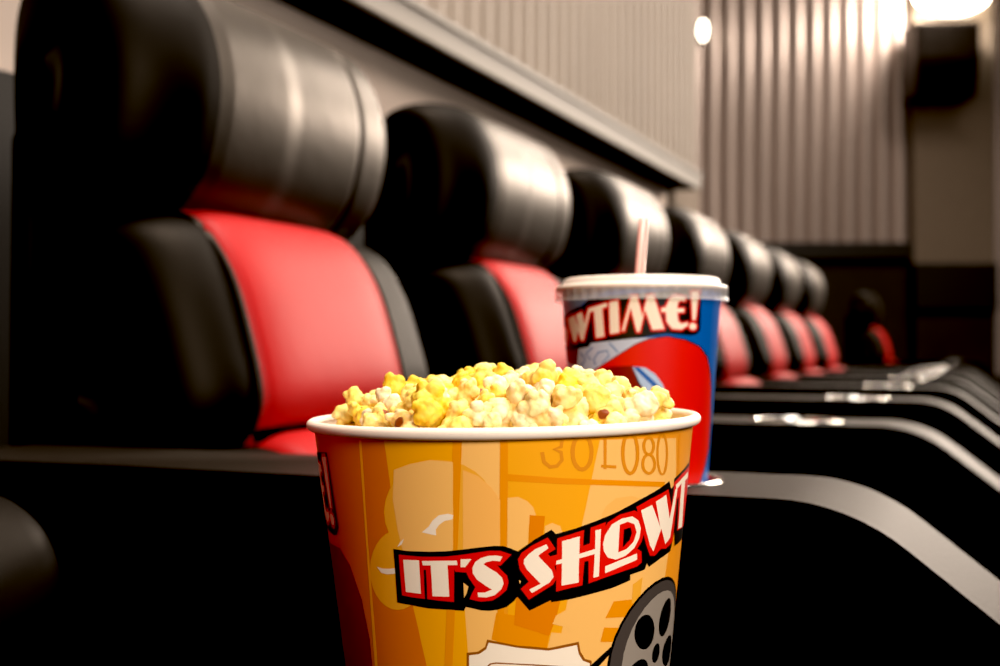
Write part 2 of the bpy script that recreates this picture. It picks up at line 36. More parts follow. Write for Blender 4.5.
BUCKET_TITLE=[
(8,'black',['-33.9,-47.4 -29.3,-47.7 -22.1,-47.4 -17,-46.9 -12.1,-46 -6.9,-45 -3.3,-44.5 -0.8,-44.6 1.3,-45.6 4,-47.5 4,-52.7 3.9,-57.9 3.9,-63.2 3,-64.2 2.2,-66.2 -0.1,-68.7 -2.7,-69.8 -5.3,-70.2 -7.6,-70 -9.8,-69.3 -11.9,-68.8 -12.5,-70.4 -16,-70.2 -23.4,-70.2 -28.6,-69.6 -34.2,-69.2 -34.1,-63.7 -34,-58.3 -33.9,-52.8','-2.4,-44.8 0.1,-45.2 3.3,-46.8 7.8,-42.4 12.5,-38.8 13.8,-40.6 19.8,-38.8 23.6,-37.4 27.7,-36 34.1,-33.7 37.4,-32.4 37.7,-37.4 38,-42.4 38.4,-47.5 38.7,-52.5 39,-57.6 39.3,-62.7 32.2,-64.6 24.5,-65.9 18.4,-67 12.7,-67.6 12.6,-66.8 6.4,-70.5 3,-64.8 0.7,-67.6 -2.8,-69.8 -2.7,-64.8 -2.6,-59.8 -2.5,-54.8 -2.4,-49.8','23.9,-37.4 27.6,-35.9 32.8,-33.9 37,-31.9 41.6,-29.9 48.5,-27.4 55.4,-24.6 57.1,-28.3 57.8,-33.6 58.5,-38.9 59.2,-44.3 60,-49.6 60.8,-55.1 53.4,-56.8 47.6,-58.9 46.4,-57.1 45.7,-59.5 38.8,-60.5 32.8,-61.8 28.6,-62.5 24.7,-63.3 24.6,-58.1 24.4,-52.9 24.2,-47.7 24.1,-42.6','56.8,-28.3 58.9,-27 58.7,-24.1 65.1,-21.7 73.5,-19.6 74.6,-19.8 78.1,-25.6 78.4,-31 78.8,-36.4 79.3,-41.8 77.2,-46.7 77.4,-52.1 78.1,-53.1 64.6,-53.8 62.8,-47.2 60.9,-54.7 60,-49.3 59.1,-44 58.3,-38.7 57.6,-33.5','77.3,-19.9 87.7,-15.6 105.9,-12.6 112.6,-11.8 121.6,-10.9 123.6,-42.7 121.4,-46.2 118.2,-47 105.9,-45.7 94.8,-48.7 79.2,-52.1']),
(9,'pale',['-12.3,-59.2 -10.9,-60.7 -11.5,-63.4 -12.3,-65.2','3.4,-58.2 4,-58.6 3.7,-59.8']),
(9,'red',['-32.1,-49.5 -24.3,-49.6 -17.5,-49.1 -12.2,-48.1 -7,-46.9 -4.5,-46.4 -1.6,-46.5 1.4,-48 -1.7,-52.4 -2.6,-52.1 -1.7,-53.7 0.1,-56.3 0.5,-58.9 -0.1,-62 -2.2,-64.5 -4.1,-66.1 -7.5,-66.6 -10.7,-65.7 -9.8,-63 -8.9,-60.9 -10.6,-57.4 -11.3,-55.1 -14.5,-54.9 -14.8,-53.9 -15.1,-60.4 -15.4,-67 -19.9,-66.8 -23.6,-66.5 -28.4,-66.4 -32.2,-66 -32.2,-60.5 -32.2,-55','11.5,-41.8 13.8,-46.5 11.6,-48.3 13,-50.6 14.2,-56.4 14,-58.9 13.1,-60.7 9.6,-63.4 6.2,-66.1 3.9,-61.7 6.2,-59 3.7,-54.1 3.2,-50 4.2,-47.5 7.1,-44.7','14.2,-42.4 18.1,-41.1 22.1,-39.8 21.9,-46.1 24,-45.4 24.1,-39.1 28.9,-37.5 28.8,-41.6 28.8,-47.7 28.8,-53.9 28.9,-60 24.1,-61.4 23.8,-52.3 22.5,-52.5 22.1,-61.9 18,-62.6 14.1,-63.5 14.1,-58.3 14,-53.1 12.5,-53 12.3,-49.3 14.2,-48.8','26.6,-51.4 26.6,-43.6 29.6,-37.7 33.6,-35.1 39.1,-34.2 42.2,-36 44.4,-42.4 43.1,-47.7 41.4,-50.2 43.4,-51.8 43.8,-56.3 41.9,-57.5 36.7,-58.3 31.9,-59.3 27.6,-60.3','39.8,-32.9 45.1,-30.7 55.2,-28 58.5,-36 58.7,-30.7 58.9,-25.5 62.6,-26.1 62.5,-31.4 62.5,-36.7 62.2,-44.1 61.9,-51.5 56.8,-53.3 53.5,-52.6 50.3,-54.8 47.6,-54.3 45.2,-49 43.3,-43.5 41.5,-38.1','58.9,-25.5 65,-23.1 74.7,-20.9 78.9,-24.3 78.5,-30.2 78.2,-36.1 78,-42 77.7,-47.8 73.4,-47.8 65.4,-47.5 64.7,-40.1 63.9,-32.8 60.8,-34.7','80,-21.7 83.9,-20.4 85,-44.7 80.8,-46','79.8,-20.3 83.7,-19 84.2,-21.8 80.3,-23','84.9,-20.3 86,-44.6 84,-44.8 83,-20.5','85.2,-46 81,-47.4 80.6,-44.6 84.8,-43.3','79.8,-46.1 79.1,-21.7 81,-21.6 81.8,-45.9','89.7,-16.9 91.9,-16.9 94.7,-32.6 96.4,-16.5 98.7,-16.5 104.5,-42.2 99.3,-42.7 95.6,-27.2 93.9,-44.3 92.7,-44.3 89.5,-25.8 87.1,-43.6 86.1,-43.6','89.7,-15.4 91.9,-15.5 91.9,-18.3 89.7,-18.2','92.9,-16.5 95.6,-32.3 93.7,-33 91,-17.2','93.7,-32.4 95.4,-16.3 97.4,-16.7 95.6,-32.9','96.4,-15.1 98.7,-15.1 98.7,-17.9 96.4,-17.9','99.6,-16.1 105.4,-41.8 103.5,-42.7 97.8,-16.9','104.5,-43.6 99.3,-44.1 99.2,-41.3 104.4,-40.9','98.3,-43.1 94.7,-27.6 96.6,-26.7 100.2,-42.2','96.6,-27.4 94.8,-44.5 92.9,-44.1 94.7,-27','93.9,-45.7 92.7,-45.7 92.7,-42.9 93.9,-42.9','91.7,-44.6 88.5,-26.1 90.4,-25.4 93.6,-44','90.5,-26 88.1,-43.8 86.2,-43.3 88.5,-25.5','87.1,-45 86.1,-45 86.1,-42.2 87.1,-42.2','85.1,-43.3 88.7,-16.6 90.6,-17.1 87,-43.8','112.9,-17.4 107.7,-16.8 105.4,-20.3 104.5,-25.8 102.5,-26.5 102.7,-29.2 104.7,-29.2 105.4,-36.8 108.2,-42 112.6,-42.6 115.7,-39.4 115.5,-36.9 112.3,-38.3 110.6,-36 109.8,-29.6 113.2,-29.1 113,-26.3 109.7,-26.5 109.7,-22.3 110.6,-20.4 113.3,-20.9','112.8,-18.8 107.6,-18.2 107.8,-15.4 113,-15.9','108.4,-17.8 106.2,-21.2 104.7,-19.3 107,-15.9','106.4,-20.6 105.5,-26.1 103.5,-25.4 104.5,-20','104.7,-27.1 102.8,-27.8 102.3,-25.1 104.3,-24.4','103.5,-26.4 103.6,-29.1 101.7,-29.3 101.6,-26.6','102.7,-27.8 104.7,-27.8 104.7,-30.6 102.7,-30.6','105.6,-29 106.4,-36.5 104.5,-37 103.7,-29.4','106.2,-35.9 109,-41.1 107.4,-42.8 104.6,-37.6','108.3,-40.6 112.7,-41.2 112.5,-44 108.1,-43.3','112,-41.5 115.1,-38.2 116.3,-40.5 113.2,-43.7','114.7,-39.5 114.6,-37 116.5,-36.8 116.7,-39.2','115.8,-38.2 112.6,-39.7 112.1,-37 115.2,-35.5','111.7,-39.4 109.9,-37 111.3,-35 113,-37.3','109.7,-36.2 108.9,-29.8 110.8,-29.3 111.6,-35.8','109.7,-28.2 113,-27.7 113.2,-30.5 109.9,-30.9','112.2,-29.2 112,-26.4 114,-26.2 114.1,-28.9','113,-27.7 109.7,-27.9 109.6,-25.1 112.9,-24.9','108.7,-26.5 108.7,-22.3 110.7,-22.3 110.6,-26.5','108.9,-21.4 109.8,-19.6 111.4,-21.3 110.5,-23.1','110.7,-19.1 113.4,-19.5 113.2,-22.3 110.5,-21.8','112.3,-21.1 111.9,-17.6 113.9,-17.1 114.3,-20.7','115.9,-13.4 120.1,-12.9 119.7,-35.1 118.1,-35.2','115.8,-12 120,-11.5 120.2,-14.3 116,-14.8','121.1,-12.9 120.7,-35.2 118.7,-35.1 119.2,-12.8','119.7,-36.5 118.1,-36.6 118.1,-33.8 119.7,-33.7','117.1,-35.4 114.9,-13.6 116.9,-13.2 119.1,-35','120.6,-40 120.5,-41.1 120,-42 119.2,-42.6 118.3,-42.6 117.5,-42.1 116.9,-41.2 116.6,-40 116.7,-38.9 117.2,-38 117.9,-37.5 118.8,-37.5 119.7,-37.9 120.3,-38.8','121.6,-40.2 121.4,-41.3 119.5,-40.9 119.6,-39.8','121.2,-42 120.7,-42.9 119.2,-41.2 119.7,-40.3','120.4,-43.3 119.6,-43.9 118.8,-41.3 119.5,-40.8','119.2,-44 118.3,-44 118.3,-41.2 119.2,-41.2','117.9,-43.9 117.1,-43.4 117.9,-40.8 118.7,-41.3','116.8,-43 116.2,-42.1 117.6,-40.2 118.2,-41.1','116,-41.6 115.7,-40.5 117.5,-39.6 117.8,-40.7','115.7,-39.9 115.8,-38.7 117.7,-39.1 117.6,-40.2','115.9,-38.1 116.4,-37.2 118,-38.8 117.5,-39.7','116.8,-36.7 117.5,-36.2 118.4,-38.7 117.6,-39.2','117.9,-36.1 118.8,-36 118.8,-38.9 117.9,-38.9','119.2,-36.1 120,-36.6 119.3,-39.2 118.4,-38.8','120.3,-36.9 121,-37.9 119.6,-39.8 119,-38.9','121.2,-38.4 121.5,-39.5 119.7,-40.5 119.4,-39.3']),
(10,'black',['-24.1,-54.8 -23.4,-54.7 -23.4,-60.6 -23.6,-66.6 -24.4,-66.6 -24.3,-60.7']),
(10,'cream',['-30.7,-51.4 -25.4,-51.1 -25.5,-57.8 -25.6,-64.6 -30.7,-64.4 -30.7,-57.9','-24.5,-51.3 -19.1,-50.8 -13.9,-50.5 -13.8,-52.2 -16.7,-52.4 -16.7,-58.7 -16.7,-65 -21.9,-65.2 -21.8,-59 -21.8,-52.8 -24.3,-53','-12.8,-49.9 -9.7,-49.7 -11.6,-53 -12.9,-53','-1.1,-48.8 -1.8,-50.6 -3.8,-50.3 -5.6,-50.9 -6.4,-51.7 -4.9,-53.2 -2.8,-55 -1.3,-57.1 -0.9,-59.4 -1.6,-61.7 -3.5,-64 -5.9,-64.9 -8.2,-64.7 -8.3,-63 -6.3,-63 -4.2,-61.8 -5.8,-60.4 -8.4,-57.8 -9.5,-55.3 -9.5,-53.2 -8.7,-50.9 -7,-49.3 -4.8,-48.4 -2.7,-48.3','11.1,-44.5 11.7,-46.1 8.9,-48.7 9.3,-49.7 12.8,-55 13.3,-57.6 12.1,-59.7 7.1,-63.5 6.3,-62.1 9.6,-60 5.7,-54.2 4.8,-51.7 4.9,-50.1 6,-48.3 8,-46.2','15.6,-43.6 20.8,-42.2 20.8,-49.2 25.8,-47.8 25.6,-40.4 27.4,-40.1 27.4,-46.4 27.4,-52.7 27.4,-59 25.6,-59.4 25.7,-49.8 20.8,-51 20.8,-55.8 20.9,-60.6 15.7,-61.3 15.7,-52.4 14,-52.7 14,-51.3 15.7,-50.7','28.3,-46.2 28.9,-42.7 31,-38.7 34.4,-36.8 38.4,-36.5 41,-38.6 42.3,-42 41.9,-45.9 40.1,-49.6 36.7,-52.2 33.1,-53.2 30.2,-51.9 28.8,-49.4','29.4,-55.3 35,-53.6 41.3,-52.1 41.7,-54.7 35.2,-56.3 29.5,-58.1','41.8,-34.6 46.7,-33.1 52,-43.4 50.2,-37.6 48.5,-32 54,-30.1 55.8,-35.4 57.7,-40.8 58.9,-34.8 60.1,-28.8 61.9,-29.1 61.3,-34.1 60.7,-39.1 60,-44 59.4,-49 56.2,-51.3 52.7,-44 49.2,-52.8 47.3,-50.1 45.3,-44.9 43.5,-39.7','60.1,-27 65.8,-24.9 73.6,-23.3 75.8,-26 69.9,-26.7 70.6,-33.5 71.4,-40.4 72.4,-47.3 66.6,-46.9 66.2,-40.3 65.8,-33.6 65.5,-27.1 61.1,-29.2','80,-21.7 83.9,-20.4 85,-44.7 80.8,-46','89.7,-16.9 91.9,-16.9 94.7,-32.6 96.4,-16.5 98.7,-16.5 104.5,-42.2 99.3,-42.7 95.6,-27.2 93.9,-44.3 92.7,-44.3 89.5,-25.8 87.1,-43.6 86.1,-43.6','112.9,-17.4 107.7,-16.8 105.4,-20.3 104.5,-25.8 102.5,-26.5 102.7,-29.2 104.7,-29.2 105.4,-36.8 108.2,-42 112.6,-42.6 115.7,-39.4 115.5,-36.9 112.3,-38.3 110.6,-36 109.8,-29.6 113.2,-29.1 113,-26.3 109.7,-26.5 109.7,-22.3 110.6,-20.4 113.3,-20.9','115.9,-13.4 120.1,-12.9 119.7,-35.1 118.1,-35.2','120.6,-40 120.5,-41.1 120,-42 119.2,-42.6 118.3,-42.6 117.5,-42.1 116.9,-41.2 116.6,-40 116.7,-38.9 117.2,-38 117.9,-37.5 118.8,-37.5 119.7,-37.9 120.3,-38.8']),
(11,'red',['33.8,-39.2 36.7,-38.4 39.4,-39.8 40.6,-43.3 39.5,-47.1 36.9,-49.5 33.8,-50.4 33.8,-44.8']),
(12,'black',['35.4,-41.3 38,-40.9 38.6,-43.4 37.9,-46 35.4,-48.6'])]
CUP_ART=[
(1,'cblue2',['-89.7,-0.5 -61.4,-1.8 -47.1,-2.3 -35.9,-2.7 -25.1,-2.9 -36.2,-8.5 -45.6,-10.4 -58.3,-15.5 -79.6,-20.5 -88.9,-23.1 -90.1,-15.6 -92.2,-8']),
(1,'cpale',['-89.8,-41.2 -63.9,-38.4 -47.6,-35.8 -35.6,-35.2 -25.1,-34.8 -15.3,-34.2 -5.9,-33.7 3.5,-33.2 14.1,-33.2 4.8,-34.5 -4.1,-35.8 -11.8,-39 -19.6,-42.2 -27.9,-46.3 -37,-50.4 -47.4,-54.7 -58.6,-63 -68.5,-56.6 -89.2,-48']),
(2,'dkred',['-90,-39 -60.2,-39.5 -63.8,-50 -89,-47.8']),
(3,'black',['-53.6,-57.9 -48.3,-54 -38,-50 -29.1,-46 -21,-42.1 -10.5,-36.8 -1.6,-33.9 11.4,-32.3 26.6,-34.3 41,-38.4 51.8,-44.9 59.6,-54.8 63.6,-64.7 65.9,-73.6 68.7,-82.5 69.2,-91.4 69.8,-100.3 60,-112.9 49.9,-123.2 32.9,-122.2 20,-121.7 8.7,-121.5 -2,-121.4 -12.4,-121.5 -23.2,-121.8 -34.7,-122.3 -38.7,-115.7 -42.7,-109 -46.9,-102.3 -51.3,-95.6 -56.1,-88.9 -61.3,-82.2 -58.5,-74.1 -55.9,-66']),
(3,'cline',['-59,-42.5 -53.1,-46.6 -51.7,-46.6 -57.6,-42','-53.1,-46.6 -60.3,-51.9 -58.9,-52.3 -51.7,-46.6','-44.8,-38.7 -52.8,-43.3 -51.4,-43.4 -44,-39.3','-52.8,-43.3 -47.2,-46.8 -46.2,-46.3 -51.4,-43.4','-42,-49.6 -43.5,-46.6 -44.7,-46.5 -43.2,-49.9','-43.5,-46.6 -39.4,-42.5 -40,-41.9 -44.7,-46.5','-39.4,-42.5 -32.2,-41.5 -31.8,-40.8 -40,-41.9','-32.2,-41.5 -31.2,-44.2 -30.2,-44.5 -31.8,-40.8','-31.2,-44.2 -37.3,-48.4 -36.5,-48.9 -30.2,-44.5','-30.8,-36.6 -24,-42.5 -23.3,-41.9 -30,-36.1']),
(4,'red',['-53.6,-58.6 -48.3,-54.7 -38.1,-50.6 -29.1,-46.6 -21,-42.7 -10.5,-37.4 -1.6,-34.6 11.4,-33 25.7,-35 39.9,-39 50.2,-45.5 57.5,-55.4 61.1,-65.3 62.9,-74.1 65,-83 65.4,-91.9 65.8,-100.7 57.7,-113.4 48.2,-123.8 32,-122.8 19.3,-122.4 8.2,-122.1 -2.4,-122.1 -12.7,-122.2 -23.3,-122.5 -34.8,-123 -38.7,-116.3 -42.8,-109.6 -47,-103 -51.4,-96.3 -56.2,-89.6 -61.4,-82.9 -58.6,-74.7 -56,-66.6']),
(5,'dkred',['-56.3,-63 -47.4,-54.7 -31,-50.8 -13.2,-49.9 -9.1,-58.1 -1.3,-66.6 -3.1,-75.1 -4.9,-83.6 -6.7,-92.1 -16.6,-92.3 -26.8,-92.5 -38,-92.8 -51.1,-93.4 -52.4,-85.8 -53.7,-78.2 -55,-70.6']),
(6,'black',['-13.8,-50.1 -8,-60.2 1.4,-70.8 0.7,-71.3 -9.3,-60.2']),
(6,'cpale2',['-13.2,-50.5 -4.1,-51 3.2,-54.9 9.4,-61.3 12.2,-67.7 11.3,-77.2 1.4,-70.8 -8,-60.2']),
(7,'cblue',['-12.5,-50.9 -8.6,-50.9 -2.2,-55.7 4.4,-60.6 11.2,-65.5 12.2,-69.8 3.6,-63.5 -4.6,-57.1']),
(8,'black',['-89,-20.9 -57.1,-14.8 -52,-14.1 -45.5,-10.1 -34.8,-9.4 -25.3,-8.7 -16.4,-7.9 -6.6,-7.2 3.1,-6.5 13.2,-5.6 24.1,-5.1 38.8,-4.3 39.2,-12.4 39.6,-20.6 40.1,-28.8 36.3,-31.5 31.1,-32.1 20.7,-31.6 11.3,-31.1 2.2,-32.2 -6.7,-33.4 -15.6,-34.2 -24.8,-35 -34.7,-35.7 -45.9,-36.5 -47.9,-38.8 -74.1,-41.4 -91.3,-40.3 -92.4,-31']),
(9,'red',['-89,-27.7 -83.5,-26.6 -77.2,-28.9 -77.7,-33.4 -82.7,-37.3 -89.4,-38.1 -89.1,-33.3 -88.7,-29.9','-89.8,-29 -77.5,-27.3 -84.3,-25.3 -89.6,-27','-88.8,-26.6 -81.1,-30 -72.3,-28.9 -79,-25.6','-83.4,-28.3 -84.4,-34 -73.2,-34 -72.8,-28.4','-83,-32.6 -89,-37.7 -77.4,-38.1 -72.7,-33.1','-82.1,-36 -90.8,-37.3 -92.2,-39.4 -77.5,-38.1','-87.5,-38.8 -80.2,-32.9 -88.7,-32.6 -89.9,-38.5','-80.7,-33.9 -80.5,-29.4 -90.3,-29.4 -91.3,-34','-79.8,-30 -90.2,-26.6 -90.5,-27.6 -90.4,-31','-73.2,-21.8 -62.9,-19.8 -57.6,-28.1 -60.4,-19.5 -53.4,-17.8 -51.1,-25.4 -46.3,-15.8 -44.4,-16.4 -53.2,-34.9 -55.6,-34.9 -58.9,-29.4 -62.7,-35.9 -65.9,-35.7','-73.2,-23.1 -60.5,-20.5 -62.9,-18.5 -77.2,-21','-65.9,-19.6 -59.6,-29 -55.1,-28.3 -60.7,-18.9','-55.2,-28.4 -58.2,-18.8 -63.1,-19.1 -59.8,-28.9','-60.5,-20.8 -51.6,-18.6 -53.3,-16.5 -62.6,-18.7','-55.6,-17.5 -52.9,-26.2 -49,-25.8 -51.6,-17','-49.5,-26.3 -44.4,-15.6 -47.8,-14.9 -53.3,-25.7','-47.9,-16.6 -44.3,-17.6 -42.9,-15.6 -46.4,-14.5','-45.8,-15.6 -55.5,-35.1 -51.5,-35.7 -42.5,-16.1','-52,-33.7 -56.6,-33.7 -56.9,-36 -52.2,-36','-53.2,-35 -57,-28.5 -61.6,-29.2 -57.5,-35.8','-61,-28.6 -65.8,-36.2 -60.5,-36.7 -56.4,-29.1','-60.8,-34.9 -66.7,-34.4 -68.2,-36.7 -62,-37.1','-62.8,-36 -69.9,-21 -78.1,-21.4 -68.8,-36.5','-46,-15.8 -30.8,-12.9 -30.6,-15 -34.8,-16 -33.8,-32.6 -40.7,-33.6 -41.5,-17.5 -45.8,-18','-46.4,-17.1 -29.7,-13.8 -30.4,-11.7 -47.3,-14.9','-32.3,-12.4 -32,-15.7 -29.1,-15.5 -29.4,-12.2','-30.3,-13.8 -36,-15.1 -35.1,-17.3 -29.5,-15.9','-36.4,-15.5 -35.3,-33.2 -32.2,-33.1 -33.4,-15.4','-33.3,-31.4 -41.8,-32.6 -41.2,-34.9 -32.8,-33.6','-39,-34.1 -39.9,-16.9 -43.2,-17 -42.4,-34.3','-41,-16.3 -46.9,-16.9 -46.4,-19.2 -40.5,-18.5','-44,-18.5 -44.3,-15.2 -47.8,-15.3 -47.6,-18.6','-29.1,-12.6 -22.8,-11.6 -22.2,-30.3 -29,-31.3','-29.6,-13.8 -21.9,-12.6 -22.4,-10.4 -30.1,-11.6','-24.1,-11.1 -23.6,-30.9 -20.8,-30.8 -21.4,-11.1','-21.8,-29.1 -30,-30.3 -29.5,-32.5 -21.3,-31.3','-27.6,-31.9 -27.7,-12 -30.6,-12.1 -30.5,-31.9','-13.3,-8.9 -9.7,-8.9 -6,-21.1 -2.4,-8.6 1.3,-8.6 9.3,-28.4 0.9,-28.8 -4.2,-16.9 -7.9,-30 -9.8,-30 -14,-15.8 -18.7,-29.5 -20.4,-29.5','-14,-10 -9,-10 -9,-7.8 -14,-7.8','-11.1,-8.7 -7.1,-21.9 -4.6,-21.3 -8.6,-8.1','-4.9,-21.9 -0.9,-8.4 -3.5,-7.8 -7.4,-21.3','-3,-9.8 2,-9.8 1.9,-7.5 -3,-7.5','-0.1,-8.4 8.2,-29.3 10.8,-28.6 2.3,-7.8','9.9,-27.3 0.2,-27.7 0.3,-29.9 10.1,-29.5','2.4,-28.9 -3.2,-16 -5.6,-16.7 -0.1,-29.7','-5.3,-16.1 -9.3,-30.3 -6.8,-30.8 -2.8,-16.6','-7.2,-28.9 -10.4,-28.9 -10.5,-31.1 -7.2,-31.1','-8.3,-30.3 -12.9,-14.9 -15.5,-15.5 -10.9,-30.8','-15.1,-14.9 -20.2,-29.7 -17.6,-30.3 -12.6,-15.5','-18,-28.4 -21.1,-28.3 -21.1,-30.6 -18,-30.6','-19.3,-30.3 -11.9,-8.7 -14.4,-8.1 -21.9,-29.7','24.3,-9.3 15.9,-8.9 12.1,-11.6 10.2,-15.8 7,-16.3 7.1,-18.4 10.3,-18.4 11.1,-24.2 15.3,-28.2 22.4,-28.7 27.5,-26.2 27.4,-24.3 22.2,-25.4 19.5,-23.6 18.6,-18.7 24,-18.3 23.9,-16.2 18.5,-16.3 18.8,-13.1 20.4,-11.7 24.7,-12','25.1,-8.2 15.3,-7.7 15.2,-9.9 25,-10.4','15.5,-7.7 10.7,-11.1 12.5,-12.8 17.4,-9.4','11,-10.6 8.7,-15.9 11.3,-16.7 13.6,-11.4','10.6,-14.6 6.1,-15.3 6.7,-17.5 11.2,-16.8','5.7,-15.8 5.8,-19 8.5,-19 8.4,-15.8','6.5,-19.5 11,-19.5 11,-17.3 6.4,-17.3','8.9,-18 9.8,-24.9 12.6,-24.7 11.6,-17.8','9.6,-24.5 14.6,-29.3 16.9,-27.9 11.8,-23.1','14.5,-29.3 23.1,-29.9 23.2,-27.6 14.7,-27','22.6,-29.9 29.2,-26.9 27.2,-25 20.9,-28.1','29.2,-26.8 29,-23.7 25.8,-23.8 25.9,-26.8','27.7,-23.1 21,-24.5 21.9,-26.6 28.7,-25.2','23.8,-25 20,-22.4 18,-24.1 21.8,-26.6','21.1,-24.1 20,-18 17.1,-18.2 18.2,-24.3','18.1,-19.8 25,-19.4 24.6,-17.1 17.7,-17.6','25.6,-18.8 25.5,-15.6 22.4,-15.6 22.5,-18.9','24.6,-15 17.7,-15.2 17.9,-17.5 24.8,-17.3','19.9,-17 20.3,-12.6 17.4,-12.4 17,-16.8','19.4,-14.2 22,-12 19.8,-10.5 17.2,-12.7','19.5,-12.7 25.4,-13.2 25.7,-11 19.8,-10.5','26.4,-12.5 25.7,-8.6 22.7,-8.8 23.3,-12.7','29.4,-6.2 36.3,-5.9 34.2,-23 31.7,-23','28.7,-7.4 37.4,-6.9 37,-4.7 28.4,-5.2','34.5,-5.2 32.3,-23.4 36,-23.6 38.2,-5.4','35,-21.8 30.7,-21.9 30.9,-24.1 35.2,-24.1','33.5,-23.5 31,-5.6 27.7,-5.8 30,-23.6','35.4,-26.7 35.1,-27.6 34.2,-28.3 33,-28.7 31.5,-28.7 30.2,-28.3 29.4,-27.6 29,-26.8 29.2,-25.9 30,-25.2 31.2,-24.8 32.7,-24.8 34,-25.1 35,-25.8','33.7,-25.9 33.1,-27.9 36.8,-28.4 37.4,-26.4','34.2,-26.4 32.2,-28.1 35.2,-29.4 37.2,-27.8','34.2,-27 31.3,-27.9 33,-29.9 36,-29.1','33.8,-27.6 30.6,-27.6 30.8,-29.8 34,-29.8','33.1,-27.9 30.1,-27.1 28.8,-29.1 31.7,-30','32.1,-28.1 30.1,-26.5 27.5,-27.9 29.5,-29.5','31.2,-27.9 30.4,-25.9 27.2,-26.5 27.9,-28.4','30.5,-27.5 31.1,-25.6 27.7,-25.1 27.2,-27.1','30.1,-27 31.9,-25.4 29.2,-24 27.4,-25.6','30.1,-26.4 32.9,-25.5 31.2,-23.5 28.5,-24.4','30.5,-25.9 33.6,-25.9 33.5,-23.6 30.3,-23.6','31.2,-25.5 34.1,-26.4 35.6,-24.3 32.5,-23.5','32.1,-25.4 34.2,-27 37,-25.5 34.8,-24','33,-25.5 33.9,-27.5 37.5,-27 36.5,-25']),
(10,'cream',['-89,-27.7 -83.5,-26.6 -77.2,-28.9 -77.7,-33.4 -82.7,-37.3 -89.4,-38.1 -89.1,-33.3 -88.7,-29.9','-73.2,-21.8 -62.9,-19.8 -57.6,-28.1 -60.4,-19.5 -53.4,-17.8 -51.1,-25.4 -46.3,-15.8 -44.4,-16.4 -48.5,-25.6 -53.2,-34.9 -55.6,-34.9 -58.9,-29.4 -62.7,-35.9 -65.9,-35.7','-46,-15.8 -30.8,-12.9 -30.6,-15 -34.8,-16 -34.3,-24.3 -33.8,-32.6 -40.7,-33.6 -41.1,-25.6 -41.5,-17.5 -45.8,-18','-29.1,-12.6 -22.8,-11.6 -22.5,-21 -22.2,-30.3 -29,-31.3 -29.1,-22','-13.3,-8.9 -9.7,-8.9 -6,-21.1 -2.4,-8.6 1.3,-8.6 5.2,-18.5 9.3,-28.4 0.9,-28.8 -4.2,-16.9 -7.9,-30 -9.8,-30 -11.9,-22.9 -14,-15.8 -16.3,-22.6 -18.7,-29.5 -20.4,-29.5 -18,-22.6 -15.6,-15.7','24.3,-9.3 15.9,-8.9 12.1,-11.6 10.2,-15.8 7,-16.3 7.1,-18.4 10.3,-18.4 11.1,-24.2 15.3,-28.2 22.4,-28.7 27.5,-26.2 27.4,-24.3 22.2,-25.4 19.5,-23.6 18.6,-18.7 24,-18.3 23.9,-16.2 18.5,-16.3 18.8,-13.1 20.4,-11.7 24.7,-12','29.4,-6.2 36.3,-5.9 35.2,-14.4 34.2,-23 31.7,-23 30.5,-14.6','35.4,-26.7 35.1,-27.6 34.2,-28.3 33,-28.7 31.5,-28.7 30.2,-28.3 29.4,-27.6 29,-26.8 29.2,-25.9 30,-25.2 31.2,-24.8 32.7,-24.8 34,-25.1 35,-25.8'])]


# ------------------------------------------------------------------ helpers
def link(o, parent=None):
    COL.objects.link(o)
    if parent is not None: o.parent = parent
    return o

def mesh_from(name, verts, faces, mats, fmats=None, smooth=True):
    me = bpy.data.meshes.new(name)
    me.from_pydata([tuple(v) for v in verts], [], faces)
    if not isinstance(mats, (list, tuple)): mats = [mats]
    for m in mats: me.materials.append(m)
    if fmats: me.polygons.foreach_set('material_index', fmats)
    if smooth: me.polygons.foreach_set('use_smooth', [True]*len(me.polygons))
    me.update()
    return me

def obj(name, me, parent=None):
    return link(bpy.data.objects.new(name, me), parent)

def bm_obj(name, bm, mats, parent=None, smooth=True):
    me = bpy.data.meshes.new(name)
    bmesh.ops.recalc_face_normals(bm, faces=bm.faces[:])
    bm.to_mesh(me); bm.free()
    if not isinstance(mats, (list, tuple)): mats = [mats]
    for m in mats: me.materials.append(m)
    if smooth: me.polygons.foreach_set('use_smooth', [True]*len(me.polygons))
    me.update()
    return obj(name, me, parent)

def thing(name, label, cat, loc=(0,0,0), rotz=0, group=None):
    o = bpy.data.objects.new(name, None); COL.objects.link(o)
    o.empty_display_size = .05
    o.location = loc; o.rotation_euler = (0, 0, rotz)
    o['label'] = label; o['category'] = cat
    if group: o['group'] = group
    return o

def tag(o, label, cat, group=None):
    o['label'] = label; o['category'] = cat
    if group: o['group'] = group
    return o

def struct(o):
    o['kind'] = 'structure'
    return o

def box_bm(bm, x0, x1, y0, y1, z0, z1):
    r = bmesh.ops.create_cube(bm, size=1)
    for v in r['verts']:
        v.co = Vector(((x0+x1)/2+v.co.x*(x1-x0), (y0+y1)/2+v.co.y*(y1-y0), (z0+z1)/2+v.co.z*(z1-z0)))
    return r['verts']

def box(name, b, m, parent=None, bevel=0):
    bm = bmesh.new(); box_bm(bm, *b)
    if bevel: bmesh.ops.bevel(bm, geom=bm.edges[:], offset=bevel, segments=4, affect='EDGES', profile=.5)
    return bm_obj(name, bm, m, parent, smooth=bool(bevel))

